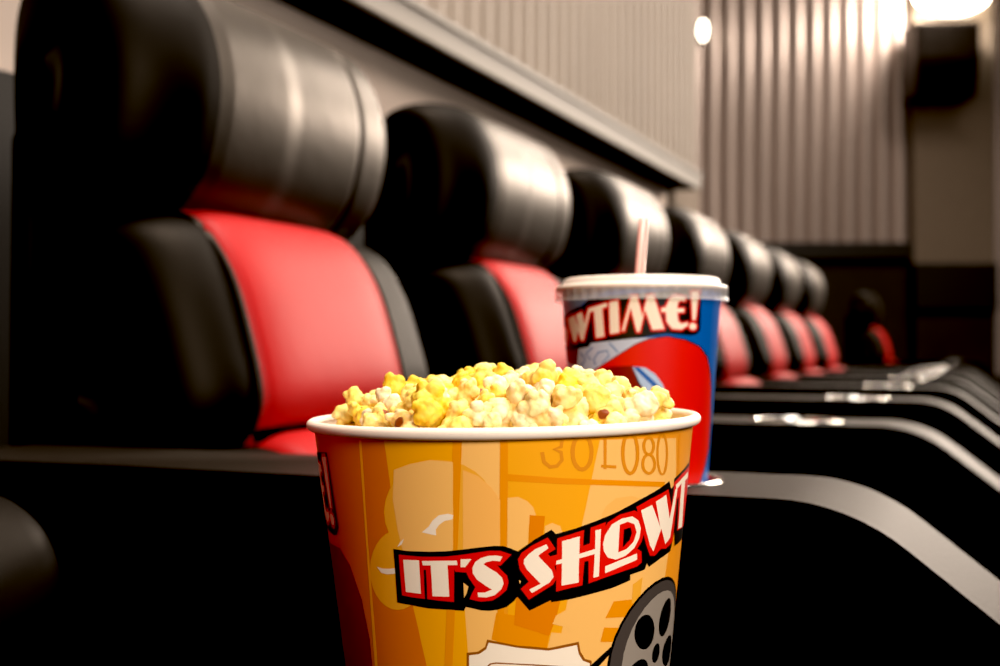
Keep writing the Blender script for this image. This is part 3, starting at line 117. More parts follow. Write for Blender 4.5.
def lathe(profile, n=96, a0=0):
    vs, fs = [], []
    m = len(profile)
    for i in range(n):
        a = 2*math.pi*i/n + a0
        for r, z in profile: vs.append((r*math.sin(a), -r*math.cos(a), z))
    for i in range(n):
        j = (i+1) % n
        for k in range(m-1):
            fs.append((i*m+k, j*m+k, j*m+k+1, i*m+k+1))
    return vs, fs

def catmull(pts, sub=6, closed=True):
    out = []; n = len(pts)
    rng = range(n) if closed else range(n-1)
    for i in rng:
        if closed: p = [pts[(i+k-1) % n] for k in range(4)]
        else: p = [pts[max(0, min(n-1, i+k-1))] for k in range(4)]
        for s in range(sub):
            t = s/sub
            out.append(tuple(.5*((2*p[1][c])+(-p[0][c]+p[2][c])*t+(2*p[0][c]-5*p[1][c]+4*p[2][c]-p[3][c])*t*t+(-p[0][c]+3*p[1][c]-3*p[2][c]+p[3][c])*t**3) for c in range(len(pts[0]))))
    if not closed: out.append(pts[-1])
    return out

# ------------------------------------------------------------------ materials
def nt(name):
    m = bpy.data.materials.new(name); m.use_nodes = True
    return m, m.node_tree, m.node_tree.nodes['Principled BSDF']

WARM = (1, .80, .62, 1)
def mat(name, col, rough=.5, spec=.5, metal=0, bump=0, bscale=200, var=0, vscale=8, sheen=0, coat=0, trans=0, emis=None, estr=0, sss=0):
    m, t, b = nt(name)
    b.inputs['Base Color'].default_value = (*col, 1)
    b.inputs['Roughness'].default_value = rough
    b.inputs['Specular IOR Level'].default_value = spec
    b.inputs['Metallic'].default_value = metal
    if name.startswith('black_') and not metal: b.inputs['Specular Tint'].default_value = WARM
    b.inputs['Coat Weight'].default_value = coat
    b.inputs['Transmission Weight'].default_value = trans
    if sss:
        b.inputs['Subsurface Weight'].default_value = sss
        b.inputs['Subsurface Scale'].default_value = .004
    if emis:
        b.inputs['Emission Color'].default_value = (*emis, 1); b.inputs['Emission Strength'].default_value = estr
    tc = t.nodes.new('ShaderNodeTexCoord')
    if bump:
        n = t.nodes.new('ShaderNodeTexNoise'); n.inputs['Scale'].default_value = bscale; n.inputs['Detail'].default_value = 4
        t.links.new(tc.outputs['Object'], n.inputs['Vector'])
        bp = t.nodes.new('ShaderNodeBump'); bp.inputs['Strength'].default_value = bump; bp.inputs['Distance'].default_value = .002
        t.links.new(n.outputs['Fac'], bp.inputs['Height']); t.links.new(bp.outputs['Normal'], b.inputs['Normal'])
    if var:
        n = t.nodes.new('ShaderNodeTexNoise'); n.inputs['Scale'].default_value = vscale; n.inputs['Detail'].default_value = 5
        t.links.new(tc.outputs['Object'], n.inputs['Vector'])
        r = t.nodes.new('ShaderNodeValToRGB')
        r.color_ramp.elements[0].position = .3; r.color_ramp.elements[1].position = .7
        r.color_ramp.elements[0].color = (*[c*(1-var) for c in col], 1)
        r.color_ramp.elements[1].color = (*[min(1, c*(1+var)) for c in col], 1)
        t.links.new(n.outputs['Fac'], r.inputs['Fac']); t.links.new(r.outputs['Color'], b.inputs['Base Color'])
    return m

def S(r, g, b):   # sRGB 0..255 to linear
    return tuple((c/255/12.92 if c/255 <= .04045 else ((c/255+.055)/1.055)**2.4) for c in (r, g, b))

M_black = mat('black_leather', (.004, .0034, .003), rough=.52, spec=.13, bump=.12, bscale=55)
M_black_head = mat('black_headrest_leather', (.005, .004, .003), rough=.44, spec=.7, bump=.6, bscale=11)
M_bolster_shaded = mat('black_bolster_leather_shaded', (.0035, .003, .0027), rough=.5, spec=.10, bump=.2, bscale=30)  # same headrest leather, darker and duller to paint the near side's shade
M_armtop = mat('black_armrest_vinyl', (.013, .010, .008), rough=.60, spec=.15, bump=.15, bscale=300)
M_side = mat('black_side_panel', (.002, .0018, .0018), rough=.7, spec=.06)
M_red = mat('red_leather', S(180, 26, 28), rough=.5, spec=.18, bump=.12, bscale=60, var=.08, vscale=6)
M_shell = mat('black_plastic_shell', (.004, .0035, .0035), rough=.7, spec=.15)
M_piping = mat('black_piping', (.006, .005, .005), rough=.5, spec=.3)
M_chrome = mat('chrome', (.75, .73, .70), rough=.14, metal=1)
M_knee = mat('cream_wall_paint', S(224, 204, 190), rough=.8, var=.04, vscale=3)
M_ribwall = mat('pale_ribbed_panel', S(158, 146, 134), rough=.55, spec=.3, var=.05, vscale=2)
M_ledge = mat('grey_ledge_face', S(124, 116, 106), rough=.6, bump=.1, bscale=60)
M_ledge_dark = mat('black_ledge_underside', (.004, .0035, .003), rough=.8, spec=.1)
M_flute = mat('mauve_fluted_metal', S(176, 160, 152), rough=.42, metal=.45, spec=.5)
M_waint = mat('dark_wainscot', S(36, 29, 26), rough=.9, var=.15, vscale=5)
M_darktrim = mat('dark_trim', (.006, .0045, .004), rough=.7)
M_pillar = mat('brown_acoustic_fabric', S(122, 108, 94), rough=.95, var=.12, vscale=60, bump=.3, bscale=200)
M_box = mat('black_speaker_body', (.006, .004, .006), rough=.6)
M_grille = mat('black_speaker_grille', (.004, .003, .004), rough=.85, bump=.5, bscale=500)
M_floor = mat('dark_carpet', S(34, 26, 26), rough=1, var=.3, vscale=60, bump=.4, bscale=300)
M_ceil = mat('dark_ceiling', S(36, 32, 30), rough=.9, var=.1)
M_screen = mat('dark_curtain_wall', S(40, 34, 32), rough=.9, var=.2)
M_lamp = mat('lamp_glass', (1, .93, .8), rough=.4, emis=(1, .86, .68), estr=22)
M_lamp2 = mat('round_lamp_glass', (1, .95, .85), rough=.4, emis=(1, .9, .72), estr=9)
M_metal = mat('lamp_metal', (.3, .28, .26), rough=.4, metal=1)

# art inks
INK = {
 'or': S(240, 152, 34), 'dkor': S(222, 116, 14), 'yel': S(246, 166, 28), 'yel2': S(244, 170, 52), 'pale': S(252, 190, 104), 'pale2': S(252, 182, 92),
 'or2': S(236, 144, 20), 'or3': S(228, 128, 10), 'num': S(222, 138, 30), 'seam': S(255, 176, 50), 'cream': S(255, 236, 212),
 'dkred': S(128, 8, 12), 'red': S(222, 24, 16), 'black': (.004, .004, .005), 'brown': S(150, 84, 20),
 'reel': S(150, 138, 126), 'reeldk': S(70, 62, 58), 'cblue': S(6, 92, 176), 'cblue2': S(120, 140, 172),
 'cpale': S(196, 206, 222), 'cpale2': S(182, 204, 232), 'cline': S(80, 124, 178),
}
def ink(c, prefix):
    k = prefix+'_'+c
    m = bpy.data.materials.get(k)
    if not m: m = mat(k, INK[c], rough=.38, spec=.4)
    return m

# ------------------------------------------------------------------ printed paper wall: base cone plus ink faces in ONE mesh
def printed_cone(name, r_of, ztop, zbot, base, layers, prefix, step=2.0, parent=None):
    """layers: (layer, colour, [flat polys (deg, mm)]) laid over the cone, each ink a hair proud of the last."""
    mats = [ink(base, prefix)]; idx = {base: 0}
    vs, fs, fm = [], [], []
    n = int(360/step); nz = 12
    for i in range(n):
        a = math.radians(i*step-180)
        for k in range(nz+1):
            z = zbot+(ztop-zbot)*k/nz; r = r_of(z)
            vs.append((r*math.sin(a), -r*math.cos(a), z))
    for i in range(n):
        j = (i+1) % n
        for k in range(nz): fs.append((i*(nz+1)+k, j*(nz+1)+k, j*(nz+1)+k+1, i*(nz+1)+k+1)); fm.append(0)
    for li_, (lay, colr, polys) in enumerate(layers):
        if colr not in idx: idx[colr] = len(mats); mats.append(ink(colr, prefix))
        mi = idx[colr]
        for pi_, ps in enumerate(polys):
            off = .00003*lay+.0000012*(li_ % 24)+.0000001*(pi_ % 10)
            pts = [tuple(float(q) for q in s.split(',')) for s in ps.split()] if isinstance(ps, str) else ps
            cl = []
            for p in pts:
                p = (p[0], min(max(p[1], zbot*1000+.2), ztop*1000-.2))
                if not cl or abs(p[0]-cl[-1][0])+abs(p[1]-cl[-1][1]) > .05: cl.append(p)
            if len(cl) > 2 and abs(cl[0][0]-cl[-1][0])+abs(cl[0][1]-cl[-1][1]) <= .05: cl.pop()
            if len(cl) < 3: continue
            bm = bmesh.new()
            bv = [bm.verts.new((p[0], p[1], 0)) for p in cl]
            es = [bm.edges.new((bv[q], bv[(q+1) % len(bv)])) for q in range(len(bv))]
            try: bmesh.ops.triangle_fill(bm, use_beauty=True, use_dissolve=False, edges=es)
            except Exception: bm.free(); continue
            lo, hi = min(p[0] for p in cl), max(p[0] for p in cl)
            g = math.ceil(lo/step)*step
            while g < hi:
                bmesh.ops.bisect_plane(bm, geom=bm.verts[:]+bm.edges[:]+bm.faces[:], plane_co=(g, 0, 0), plane_no=(1, 0, 0), dist=1e-4)
                g += step
            b0 = len(vs); bm.verts.index_update()
            bm.verts.ensure_lookup_table()
            for v in bm.verts:
                # place on the flat facet of the base wall
                aa = v.co.x; z = v.co.y/1000
                c = math.floor(aa/step+1e-6)*step; fr = (aa-c)/step
                r = r_of(z)+off
                a0, a1 = math.radians(c), math.radians(c+step)
                x = r*(math.sin(a0)*(1-fr)+math.sin(a1)*fr); y = -r*(math.cos(a0)*(1-fr)+math.cos(a1)*fr)
                vs.append((x, y, z))
            for f in bm.faces:
                ids = [b0+v.index for v in f.verts]
                p0, p1, p2 = (Vector(vs[q]) for q in ids[:3])
                nn = (p1-p0).cross(p2-p0)
                if nn.x*p0.x+nn.y*p0.y < 0: ids.reverse()
                fs.append(tuple(ids)); fm.append(mi)
            bm.free()
    me = mesh_from(name, vs, fs, mats, fm)
    # analytic cone normals so that every ink shades like the paper under it
    k = (r_of(ztop)-r_of(zbot))/(ztop-zbot)
    nrm = []
    for v in me.vertices:
        q = Vector((v.co.x, v.co.y, 0)).normalized(); q.z = -k; nrm.append(q.normalized())
    me.normals_split_custom_set_from_vertices(nrm)
    return obj(name, me, parent)

# ------------------------------------------------------------------ popcorn bucket
RB0, KB = .0859, .1156
bucket = thing('popcorn_bucket', 'orange striped paper popcorn bucket with IT\'S SHOWTIME lettering, heaped full', 'bucket')
bucket.location = (-.2051054, .4854517, .668)
bucket.rotation_euler = Matrix.Rotation(TH, 3, 'Z').to_euler()
tilt = Matrix.Rotation(TH, 4, 'Z') @ Matrix.Rotation(math.radians(-1.0), 4, 'Y')
bucket.rotation_euler = tilt.to_euler()
ZB = -.214
def rb(z): return RB0+KB*z
lay = list(BUCKET_BG)+list(BUCKET_TITLE)
def shift(ps, da): return [[(float(a)+da, float(h)) for a, h in (q.split(',') for q in p.split())] for p in ps]
lay += [(l, c, shift(p, -184)) for l, c, p in BUCKET_TITLE]
# plain art on the far side of the bucket: more sunrays and corn blobs
back = []
for k, (a, w, c) in enumerate([(82, 10, 'or2'), (96, 16, 'pale'), (128, 14, 'yel'), (150, 10, 'pale2'), (176, 16, 'yel'), (206, 10, 'pale'), (232, 14, 'yel2'), (262, 10, 'dkor')]):
    back.append((1, c, [[(a-w*.4, -4), (a+w*.4, -4), (a+w*.6, -212), (a-w*.6, -212)]]))
lay += back
printed_cone('paper_wall', rb, -.003, ZB, 'or', lay, 'bucket', parent=bucket)
prof = [(rb(0)-.0006, -.0035)]
for i in range(13):
    a = math.radians(-90+i*22.5); prof.append((rb(0)+.0009+.0023*math.cos(a), -.0008+.0024*math.sin(a)))
M_cream = mat('cream_paper_rim', S(250, 232, 214), rough=.5, spec=.3)
v, f = lathe(prof, 120); obj('rolled_rim', mesh_from('rolled_rim', v, f, M_cream), bucket)
v, f = lathe([(rb(0)-.001, 0), (rb(-.10)-.001, -.10), (rb(ZB)-.0012, ZB+.006), (0.0001, ZB+.006)], 96)
obj('inner_lining', mesh_from('inner_lining', v, f, M_cream), bucket)
v, f = lathe([(rb(ZB), ZB+.001), (rb(ZB)-.001, ZB), (rb(ZB)-.003, ZB), (rb(ZB)-.004, ZB+.004), (.0001, ZB+.004)], 96)
obj('base_disc', mesh_from('base_disc', v, f, M_cream), bucket)

# ------------------------------------------------------------------ popcorn
def popcorn_mat():
    m, t, b = nt('popcorn')
    b.inputs['Roughness'].default_value = .55; b.inputs['Specular IOR Level'].default_value = .35
    b.inputs['Subsurface Weight'].default_value = .1; b.inputs['Subsurface Scale'].default_value = .003
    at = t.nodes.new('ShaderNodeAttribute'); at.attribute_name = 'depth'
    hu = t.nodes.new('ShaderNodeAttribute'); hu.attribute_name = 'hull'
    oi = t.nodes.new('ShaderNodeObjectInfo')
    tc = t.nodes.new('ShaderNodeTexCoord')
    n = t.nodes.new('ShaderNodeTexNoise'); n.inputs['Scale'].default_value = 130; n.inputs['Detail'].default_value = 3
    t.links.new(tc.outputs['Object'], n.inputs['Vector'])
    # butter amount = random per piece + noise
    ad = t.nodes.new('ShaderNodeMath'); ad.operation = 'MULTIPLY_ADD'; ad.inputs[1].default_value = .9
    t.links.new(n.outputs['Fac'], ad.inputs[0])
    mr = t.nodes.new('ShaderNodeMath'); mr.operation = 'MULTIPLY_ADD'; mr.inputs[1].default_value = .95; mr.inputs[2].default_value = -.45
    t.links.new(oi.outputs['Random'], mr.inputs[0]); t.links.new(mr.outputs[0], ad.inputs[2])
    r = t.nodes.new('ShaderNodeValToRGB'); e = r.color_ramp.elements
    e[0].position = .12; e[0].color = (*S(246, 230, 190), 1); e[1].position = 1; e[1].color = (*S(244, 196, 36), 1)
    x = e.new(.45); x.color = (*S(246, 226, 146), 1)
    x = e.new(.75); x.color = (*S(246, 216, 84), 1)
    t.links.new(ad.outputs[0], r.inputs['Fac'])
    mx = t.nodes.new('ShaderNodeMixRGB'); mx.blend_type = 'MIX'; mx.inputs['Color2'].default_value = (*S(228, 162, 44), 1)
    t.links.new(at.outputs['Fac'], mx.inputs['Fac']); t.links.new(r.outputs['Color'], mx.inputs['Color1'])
    m2 = t.nodes.new('ShaderNodeMixRGB'); m2.inputs['Color2'].default_value = (*S(128, 56, 6), 1)
    t.links.new(hu.outputs['Fac'], m2.inputs['Fac']); t.links.new(mx.outputs['Color'], m2.inputs['Color1'])
    t.links.new(m2.outputs['Color'], b.inputs['Base Color'])
    n2 = t.nodes.new('ShaderNodeTexNoise'); n2.inputs['Scale'].default_value = 420
    t.links.new(tc.outputs['Object'], n2.inputs['Vector'])
    bp = t.nodes.new('ShaderNodeBump'); bp.inputs['Strength'].default_value = .25; bp.inputs['Distance'].default_value = .0008
    t.links.new(n2.outputs['Fac'], bp.inputs['Height']); t.links.new(bp.outputs['Normal'], b.inputs['Normal'])
    return m
M_pop = popcorn_mat()

def popcorn_mesh(seed, hull):
    rnd = random.Random(seed)
    bm = bmesh.new(); R = .0108
    blobs = [(Vector((0, 0, 0)), R*.46)]
    nb = rnd.choice([3, 4, 4, 5])
    dirs = []
    tries = 0
    while len(dirs) < nb and tries < 900:
        tries += 1
        d = Vector((rnd.gauss(0, 1), rnd.gauss(0, 1), rnd.gauss(0, 1)*.8)).normalized()
        if all(d.angle(q) > math.radians(58) for q in dirs): dirs.append(d)
    for d in dirs:
        rr = R*rnd.uniform(.36, .50); c = d*R*rnd.uniform(.42, .60)
        blobs.append((c, rr))
        sd = d.orthogonal().normalized()
        sd = Matrix.Rotation(rnd.uniform(0, 6.28), 3, d) @ sd
        # each lobe opens into a folded petal: a row of smaller bulges curling outwards
        for q in range(rnd.choice([2, 3, 3])):
            ang = (q-1)*rnd.uniform(.8, 1.15)
            e = (d*math.cos(ang)+sd*math.sin(ang)).normalized()
            blobs.append((c+e*rr*rnd.uniform(.70, .92), rr*rnd.uniform(.42, .60)))
        if rnd.random() < .6:
            e = (d+d.cross(sd)*rnd.choice([-1, 1])*.9).normalized()
            blobs.append((c+e*rr*.8, rr*rnd.uniform(.38, .5)))
    for c, rr in blobs:
        sx, sy, sz = (rnd.uniform(.78, 1.22) for _ in range(3))
        mtx = Matrix.Translation(c) @ Matrix.Rotation(rnd.uniform(0, 6), 4, 'X') @ Matrix.Diagonal((sx, sy, sz, 1))
        bmesh.ops.create_icosphere(bm, subdivisions=2, radius=rr, matrix=mtx)
    me = bpy.data.meshes.new('tmp'); bm.to_mesh(me); bm.free()
    o = bpy.data.objects.new('tmp', me); COL.objects.link(o)
    md = o.modifiers.new('r', 'REMESH'); md.mode = 'VOXEL'; md.voxel_size = .00052
    sm = o.modifiers.new('s', 'SMOOTH'); sm.factor = .5; sm.iterations = 2
    dg = bpy.context.evaluated_depsgraph_get()
    out = bpy.data.meshes.new_from_object(o.evaluated_get(dg))
    bpy.data.objects.remove(o)
    out.name = 'popcorn_piece'
    inner_v = sorted((v.co.length, v.index) for v in out.vertices)[:max(3, len(out.vertices)//60)]
    hp0 = out.vertices[rnd.choice(inner_v)[1]].co.copy()
    hd = -dirs[0]; hd = (dirs[0]*-1+Vector((rnd.uniform(-.3, .3),)*3)).normalized()
    hp = hp0
    A = out.attributes.new('depth', 'FLOAT', 'POINT'); H = out.attributes.new('hull', 'FLOAT', 'POINT')
    off = Vector((seed*3.1, 0, 0))
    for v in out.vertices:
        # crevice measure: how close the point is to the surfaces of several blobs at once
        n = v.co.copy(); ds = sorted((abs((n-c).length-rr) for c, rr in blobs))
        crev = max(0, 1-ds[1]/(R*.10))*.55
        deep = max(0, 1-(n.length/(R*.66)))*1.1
        A.data[v.index].value = min(.85, crev*.8+deep)  # golden brown darkening of crevices and core, an AO-like shade in the colour
        H.data[v.index].value = (max(0, min(1, (R*.27-(n-hp).length)/(R*.05)+mnoise.noise(n*900+off)*.5)) if hull else 0)
        v.co += v.normal*(mnoise.noise(n*230+off)*.0011+mnoise.noise(n*600+off)*.00035)
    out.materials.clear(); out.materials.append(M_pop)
    out.polygons.foreach_set('use_smooth', [True]*len(out.polygons))
    return out

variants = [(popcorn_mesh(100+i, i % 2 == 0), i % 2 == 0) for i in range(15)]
bm4 = tilt.to_3x3()
def heap(rr): return -.0005+.0195*(1-min(1, rr)**2.6)
Rin = rb(0)-.002
placed = []
rnd = random.Random(11)
def try_layer(nwant, mind, dz, rmax, zr):
    c = 0; t = 0
    while c < nwant and t < 9000:
        t += 1
        r = rmax*math.sqrt(rnd.random()); a = rnd.uniform(-math.pi, math.pi)
        x, y = r*math.sin(a), -r*math.cos(a)
        z = heap(r/Rin)-.006+dz+rnd.uniform(-zr, zr)
        p = Vector((x, y, z))
        if all((p-q).length > mind for q in placed):
            placed.append(p); c += 1
try_layer(300, .0115, .0, Rin-.0165, .0018)
n_top = len(placed)
top = list(placed)
placed = []
try_layer(300, .0130, -.012, Rin-.0145, .001)
low = list(placed)
proto_i = 0
allp = [(p, True) for p in top]+[(p, False) for p in low]
allp = allp[:300]
for p, is_top in allp:
    vi = rnd.randrange(len(variants)); me, hull = variants[vi]
    o = bpy.data.objects.new('popcorn_piece', me); COL.objects.link(o)
    s = rnd.uniform(.82, 1.22) if is_top else 1.1
    o.location = bucket.location+bm4 @ p
    o.rotation_euler = (rnd.uniform(0, 6.28), rnd.uniform(0, 6.28), rnd.uniform(0, 6.28))
    o.scale = (s, s, s)
    if hull: tag(o, 'buttery popcorn piece with a brown hull fleck, heaped in the orange bucket', 'popcorn', 'hull flecked popcorn heaped in the bucket')
    else: tag(o, 'plain cream and yellow popcorn piece without brown hull, heaped in the orange bucket', 'popcorn', 'plain popcorn heaped in the bucket')
# deeper popcorn nobody can count
bm = bmesh.new()
for ring in range(0, 6):
    rr = ring*.0120
    for k in range(max(1, int(2*math.pi*rr/.014))):
        a = k/max(1, int(2*math.pi*rr/.014))*2*math.pi
        bmesh.ops.create_icosphere(bm, subdivisions=2, radius=.0085, matrix=Matrix.Translation((rr*math.sin(a), rr*math.cos(a), heap(rr/Rin)-.024)))
for v in bm.verts: v.co += Vector(v.normal)*mnoise.noise(v.co*300)*.003
fill = bm_obj('popcorn_bed', bm, M_pop)
fill.location = bucket.location; fill.rotation_euler = bucket.rotation_euler
fill['kind'] = 'stuff'; tag(fill, 'deeper layer of popcorn filling the orange bucket', 'popcorn')

# ------------------------------------------------------------------ soda cup
cup = thing('soda_cup', 'blue and red paper soda cup with white lid standing in the armrest cup holder', 'cup')
cup.location = (-.2015759, .6989188, .7395530); cup.rotation_euler = (0, 0, TH)
def rc_(z): return .0500+.0735*z
CZB = -.165
printed_cone('paper_wall', rc_, -.001, CZB, 'cblue', CUP_ART, 'cup', parent=cup, step=3.0)
v, f = lathe([(rc_(CZB), CZB+.001), (rc_(CZB)-.001, CZB), (rc_(CZB)-.003, CZB+.004), (.0001, CZB+.005)], 72)
obj('base_disc', mesh_from('base_disc', v, f, M_cream), cup)
m, t, b = nt('translucent_lid_plastic')
b.inputs['Base Color'].default_value = (*S(236, 228, 222), 1); b.inputs['Roughness'].default_value = .3
tr_ = t.nodes.new('ShaderNodeBsdfTransparent'); mxs = t.nodes.new('ShaderNodeMixShader'); mxs.inputs[0].default_value = .36
t.links.new(tr_.outputs[0], mxs.inputs[1]); t.links.new(b.outputs[0], mxs.inputs[2]); t.links.new(mxs.outputs[0], t.nodes['Material Output'].inputs['Surface'])
M_skirt = m
M_lid = mat('white_lid_plastic', S(240, 226, 212), rough=.35, sss=.1)
v, f = lathe([(.0498, -.0045), (.0520, -.0042), (.0534, -.0034), (.0537, -.0022), (.0528, -.0012), (.0500, -.0006), (.0492, .0002), (.0487, .0022), (.0476, .0035), (.0456, .0040), (.0440, .0032), (.0415, .0028), (.0044, .0028), (.0040, .0020), (.0032, .0020)], 120)
lid_o = obj('lid', mesh_from('lid', v, f, M_lid), cup)
sk = []
vs, fs = [], []
nS = 180
for i in range(nS):
    a = 2*math.pi*i/nS; w = .0005*math.cos(a*45)
    for r, z in ((.0534, -.0032), (.0536+w*.6, -.0048), (.0528+w, -.0070), (.0534+w, -.0095), (.0542, -.0107)): vs.append((r*math.sin(a), -r*math.cos(a), z))
for i in range(nS):
    j = (i+1) % nS
    for k in range(4): fs.append((i*5+k, j*5+k, j*5+k+1, i*5+k+1))
obj('lid_skirt', mesh_from('lid_skirt', vs, fs, M_skirt), lid_o)

# straw: thin tube with stripes
m, t, b = nt('striped_straw_plastic')
b.inputs['Roughness'].default_value = .3; b.inputs['Transmission Weight'].default_value = .15
tc = t.nodes.new('ShaderNodeTexCoord'); sx = t.nodes.new('ShaderNodeSeparateXYZ'); t.links.new(tc.outputs['Object'], sx.inputs[0])
at2 = t.nodes.new('ShaderNodeMath'); at2.operation = 'ARCTAN2'; t.links.new(sx.outputs['Y'], at2.inputs[0]); t.links.new(sx.outputs['X'], at2.inputs[1])
ml = t.nodes.new('ShaderNodeMath'); ml.operation = 'MULTIPLY'; ml.inputs[1].default_value = 4; t.links.new(at2.outputs[0], ml.inputs[0])
si = t.nodes.new('ShaderNodeMath'); si.operation = 'SINE'; t.links.new(ml.outputs[0], si.inputs[0])
rp = t.nodes.new('ShaderNodeValToRGB'); rp.color_ramp.elements[0].position = .55; rp.color_ramp.elements[0].color = (*S(240, 190, 176), 1)
rp.color_ramp.elements[1].position = .8; rp.color_ramp.elements[1].color = (*S(214, 96, 88), 1)
t.links.new(si.outputs[0], rp.inputs['Fac']); t.links.new(rp.outputs['Color'], b.inputs['Base Color'])
v, f = lathe([(.0022, -.13), (.0030, -.13), (.0030, .030), (.0024, .030), (.0024, .0)], 24)
straw = obj('drinking_straw', mesh_from('drinking_straw', v, f, m))
tag(straw, 'pale pink striped drinking straw poking out of the soda cup lid', 'straw')
# stands in the cross slot of the lid, leaning a little to the right
up = Matrix.Rotation(TH, 4, 'Z') @ Matrix.Rotation(math.radians(4.5), 4, 'Y')
straw.rotation_euler = up.to_euler()
straw.location = Vector(cup.location)+Vector((0, 0, .0030))+up.to_3x3() @ Vector((-.001, 0, .0085))

# ------------------------------------------------------------------ seats (rows run along +Y, seats face +X)
PITCH = .63
def closed_pad(name, prof, y0, y1, m, parent, grooves=(), gd=.012, ny=26, sub=5, puff=.0, er=.028, er2=0, f2=.4):
    pr = catmull(prof, sub); n = len(pr)
    cx = sum(q[0] for q in pr)/n; cz = sum(q[1] for q in pr)/n
    vs, fs = [], []
    half = (y1-y0)/2; mid = (y0+y1)/2
    size = max(max(q[0] for q in pr)-min(q[0] for q in pr), max(q[1] for q in pr)-min(q[1] for q in pr))/2
    fr = er/size
    st = []
    for k in range(9):
        a = math.radians(90*k/8); st.append((half-er+er*math.sin(a), 1-fr*(1-math.cos(a))))
    ends = st+[(half+.003, (1-fr)*.8), (half+.005, (1-fr)*.45), (half+.006, .02)]
    inner = [(-(half-er)+2*(half-er)*k/ny) for k in range(1, ny)]
    for g in grooves:
        for d in (-.012, -.007, -.003, 0, .003, .007, .012): inner.append(g+d-mid)
    # the near bolster rolls back more slowly than the far one
    near = list(reversed([(-y, e) for y, e in ends]))
    if er2:
        near = []
        for k in range(13):
            a = math.radians(90*k/12); near.append((-(half-er2+er2*math.sin(a)), 1-f2*(1-math.cos(a))))
        eN = near[-1][1]
        near += [(-(half+.003), eN*.8), (-(half+.005), eN*.45), (-(half+.006), .02)]
        near.reverse()
        inner = [q for q in inner if q > -(half-er2)+.001]
    us = near+[(y, 1) for y in sorted(inner)]+ends
    xb = min(q[0] for q in pr)
    for yy, e in us:
        y = mid+yy
        bul = 1+puff*(1-(yy/half)**2) if abs(yy) < half else 1
        g = 1
        for gg in grooves: g -= gd*math.exp(-((y-gg)/.004)**2)
        for x, z in pr:
            if er2 and yy < 0 and e > .3: vs.append((xb+(x-xb)*e*g*bul, y, cz+(z-cz)*(1-(1-e)*.45)*g))
            elif er2 and yy < 0:
                q = e/.3; vs.append((xb+(cx-xb)*.6*(1-q)+(x-xb)*e*q, y, cz+(z-cz)*e))
            else: vs.append((cx+(x-cx)*e*g*bul, y, cz+(z-cz)*e*g*(1+(bul-1)*.4)))
    m_ = len(us)
    for i in range(m_-1):
        for k in range(n):
            l = (k+1) % n
            fs.append((i*n+k, i*n+l, (i+1)*n+l, (i+1)*n+k))
    fs.append(tuple(range(n))); fs.append(tuple((m_-1)*n+k for k in reversed(range(n))))
    bm = bmesh.new(); me = mesh_from(name, vs, fs, m); bm.from_mesh(me); bpy.data.meshes.remove(me)
    return bm_obj(name, bm, m, parent)

def insert_patch(name, pts, y0, y1, m, parent, puff=.008, sub=6, ny=16, lift=.003):
    pr = catmull(pts, sub, closed=False); n = len(pr)
    vs, fs = [], []
    for j in range(-1, ny+2):
        jj = min(max(j, 0), ny); y = y0+(y1-y0)*jj/ny
        w = jj/ny; py = 1-(2*w-1)**6
        for k in range(-1, n+1):
            kk = min(max(k, 0), n-1); w2 = kk/(n-1); pk = 1-(2*w2-1)**8
            a = pr[max(0, kk-1)]; c = pr[min(n-1, kk+1)]
            tx, tz = c[0]-a[0], c[1]-a[1]; L = math.hypot(tx, tz) or 1
            nx, nz = -tz/L, tx/L
            if nx < 0: nx, nz = -nx, -nz
            h = lift+puff*min(py, pk)
            if j in (-1, ny+1) or k in (-1, n): h = -.012
            vs.append((pr[kk][0]+nx*h, y, pr[kk][1]+nz*h))
    W_ = n+2
    for j in range(ny+2):
        for k in range(n+1):
            fs.append((j*W_+k, j*W_+k+1, (j+1)*W_+k+1, (j+1)*W_+k))
    bm = bmesh.new(); me = mesh_from(name, vs, fs, m); bm.from_mesh(me); bpy.data.meshes.remove(me)
    return bm_obj(name, bm, m, parent)

def tube_obj(name, pts, r, m, parent, seg=8):
    vs, fs = [], []
    n = len(pts)
    for i, p in enumerate(pts):
        p = Vector(p); d = (Vector(pts[min(n-1, i+1)])-Vector(pts[max(0, i-1)])).normalized()
        a = d.orthogonal().normalized(); b_ = d.cross(a)
        for k in range(seg):
            t_ = 2*math.pi*k/seg; vs.append(p+(a*math.cos(t_)+b_*math.sin(t_))*r)
    for i in range(n-1):
        for k in range(seg):
            l = (k+1) % seg; fs.append((i*seg+k, i*seg+l, (i+1)*seg+l, (i+1)*seg+k))
    return obj(name, mesh_from(name, vs, fs, m), parent)

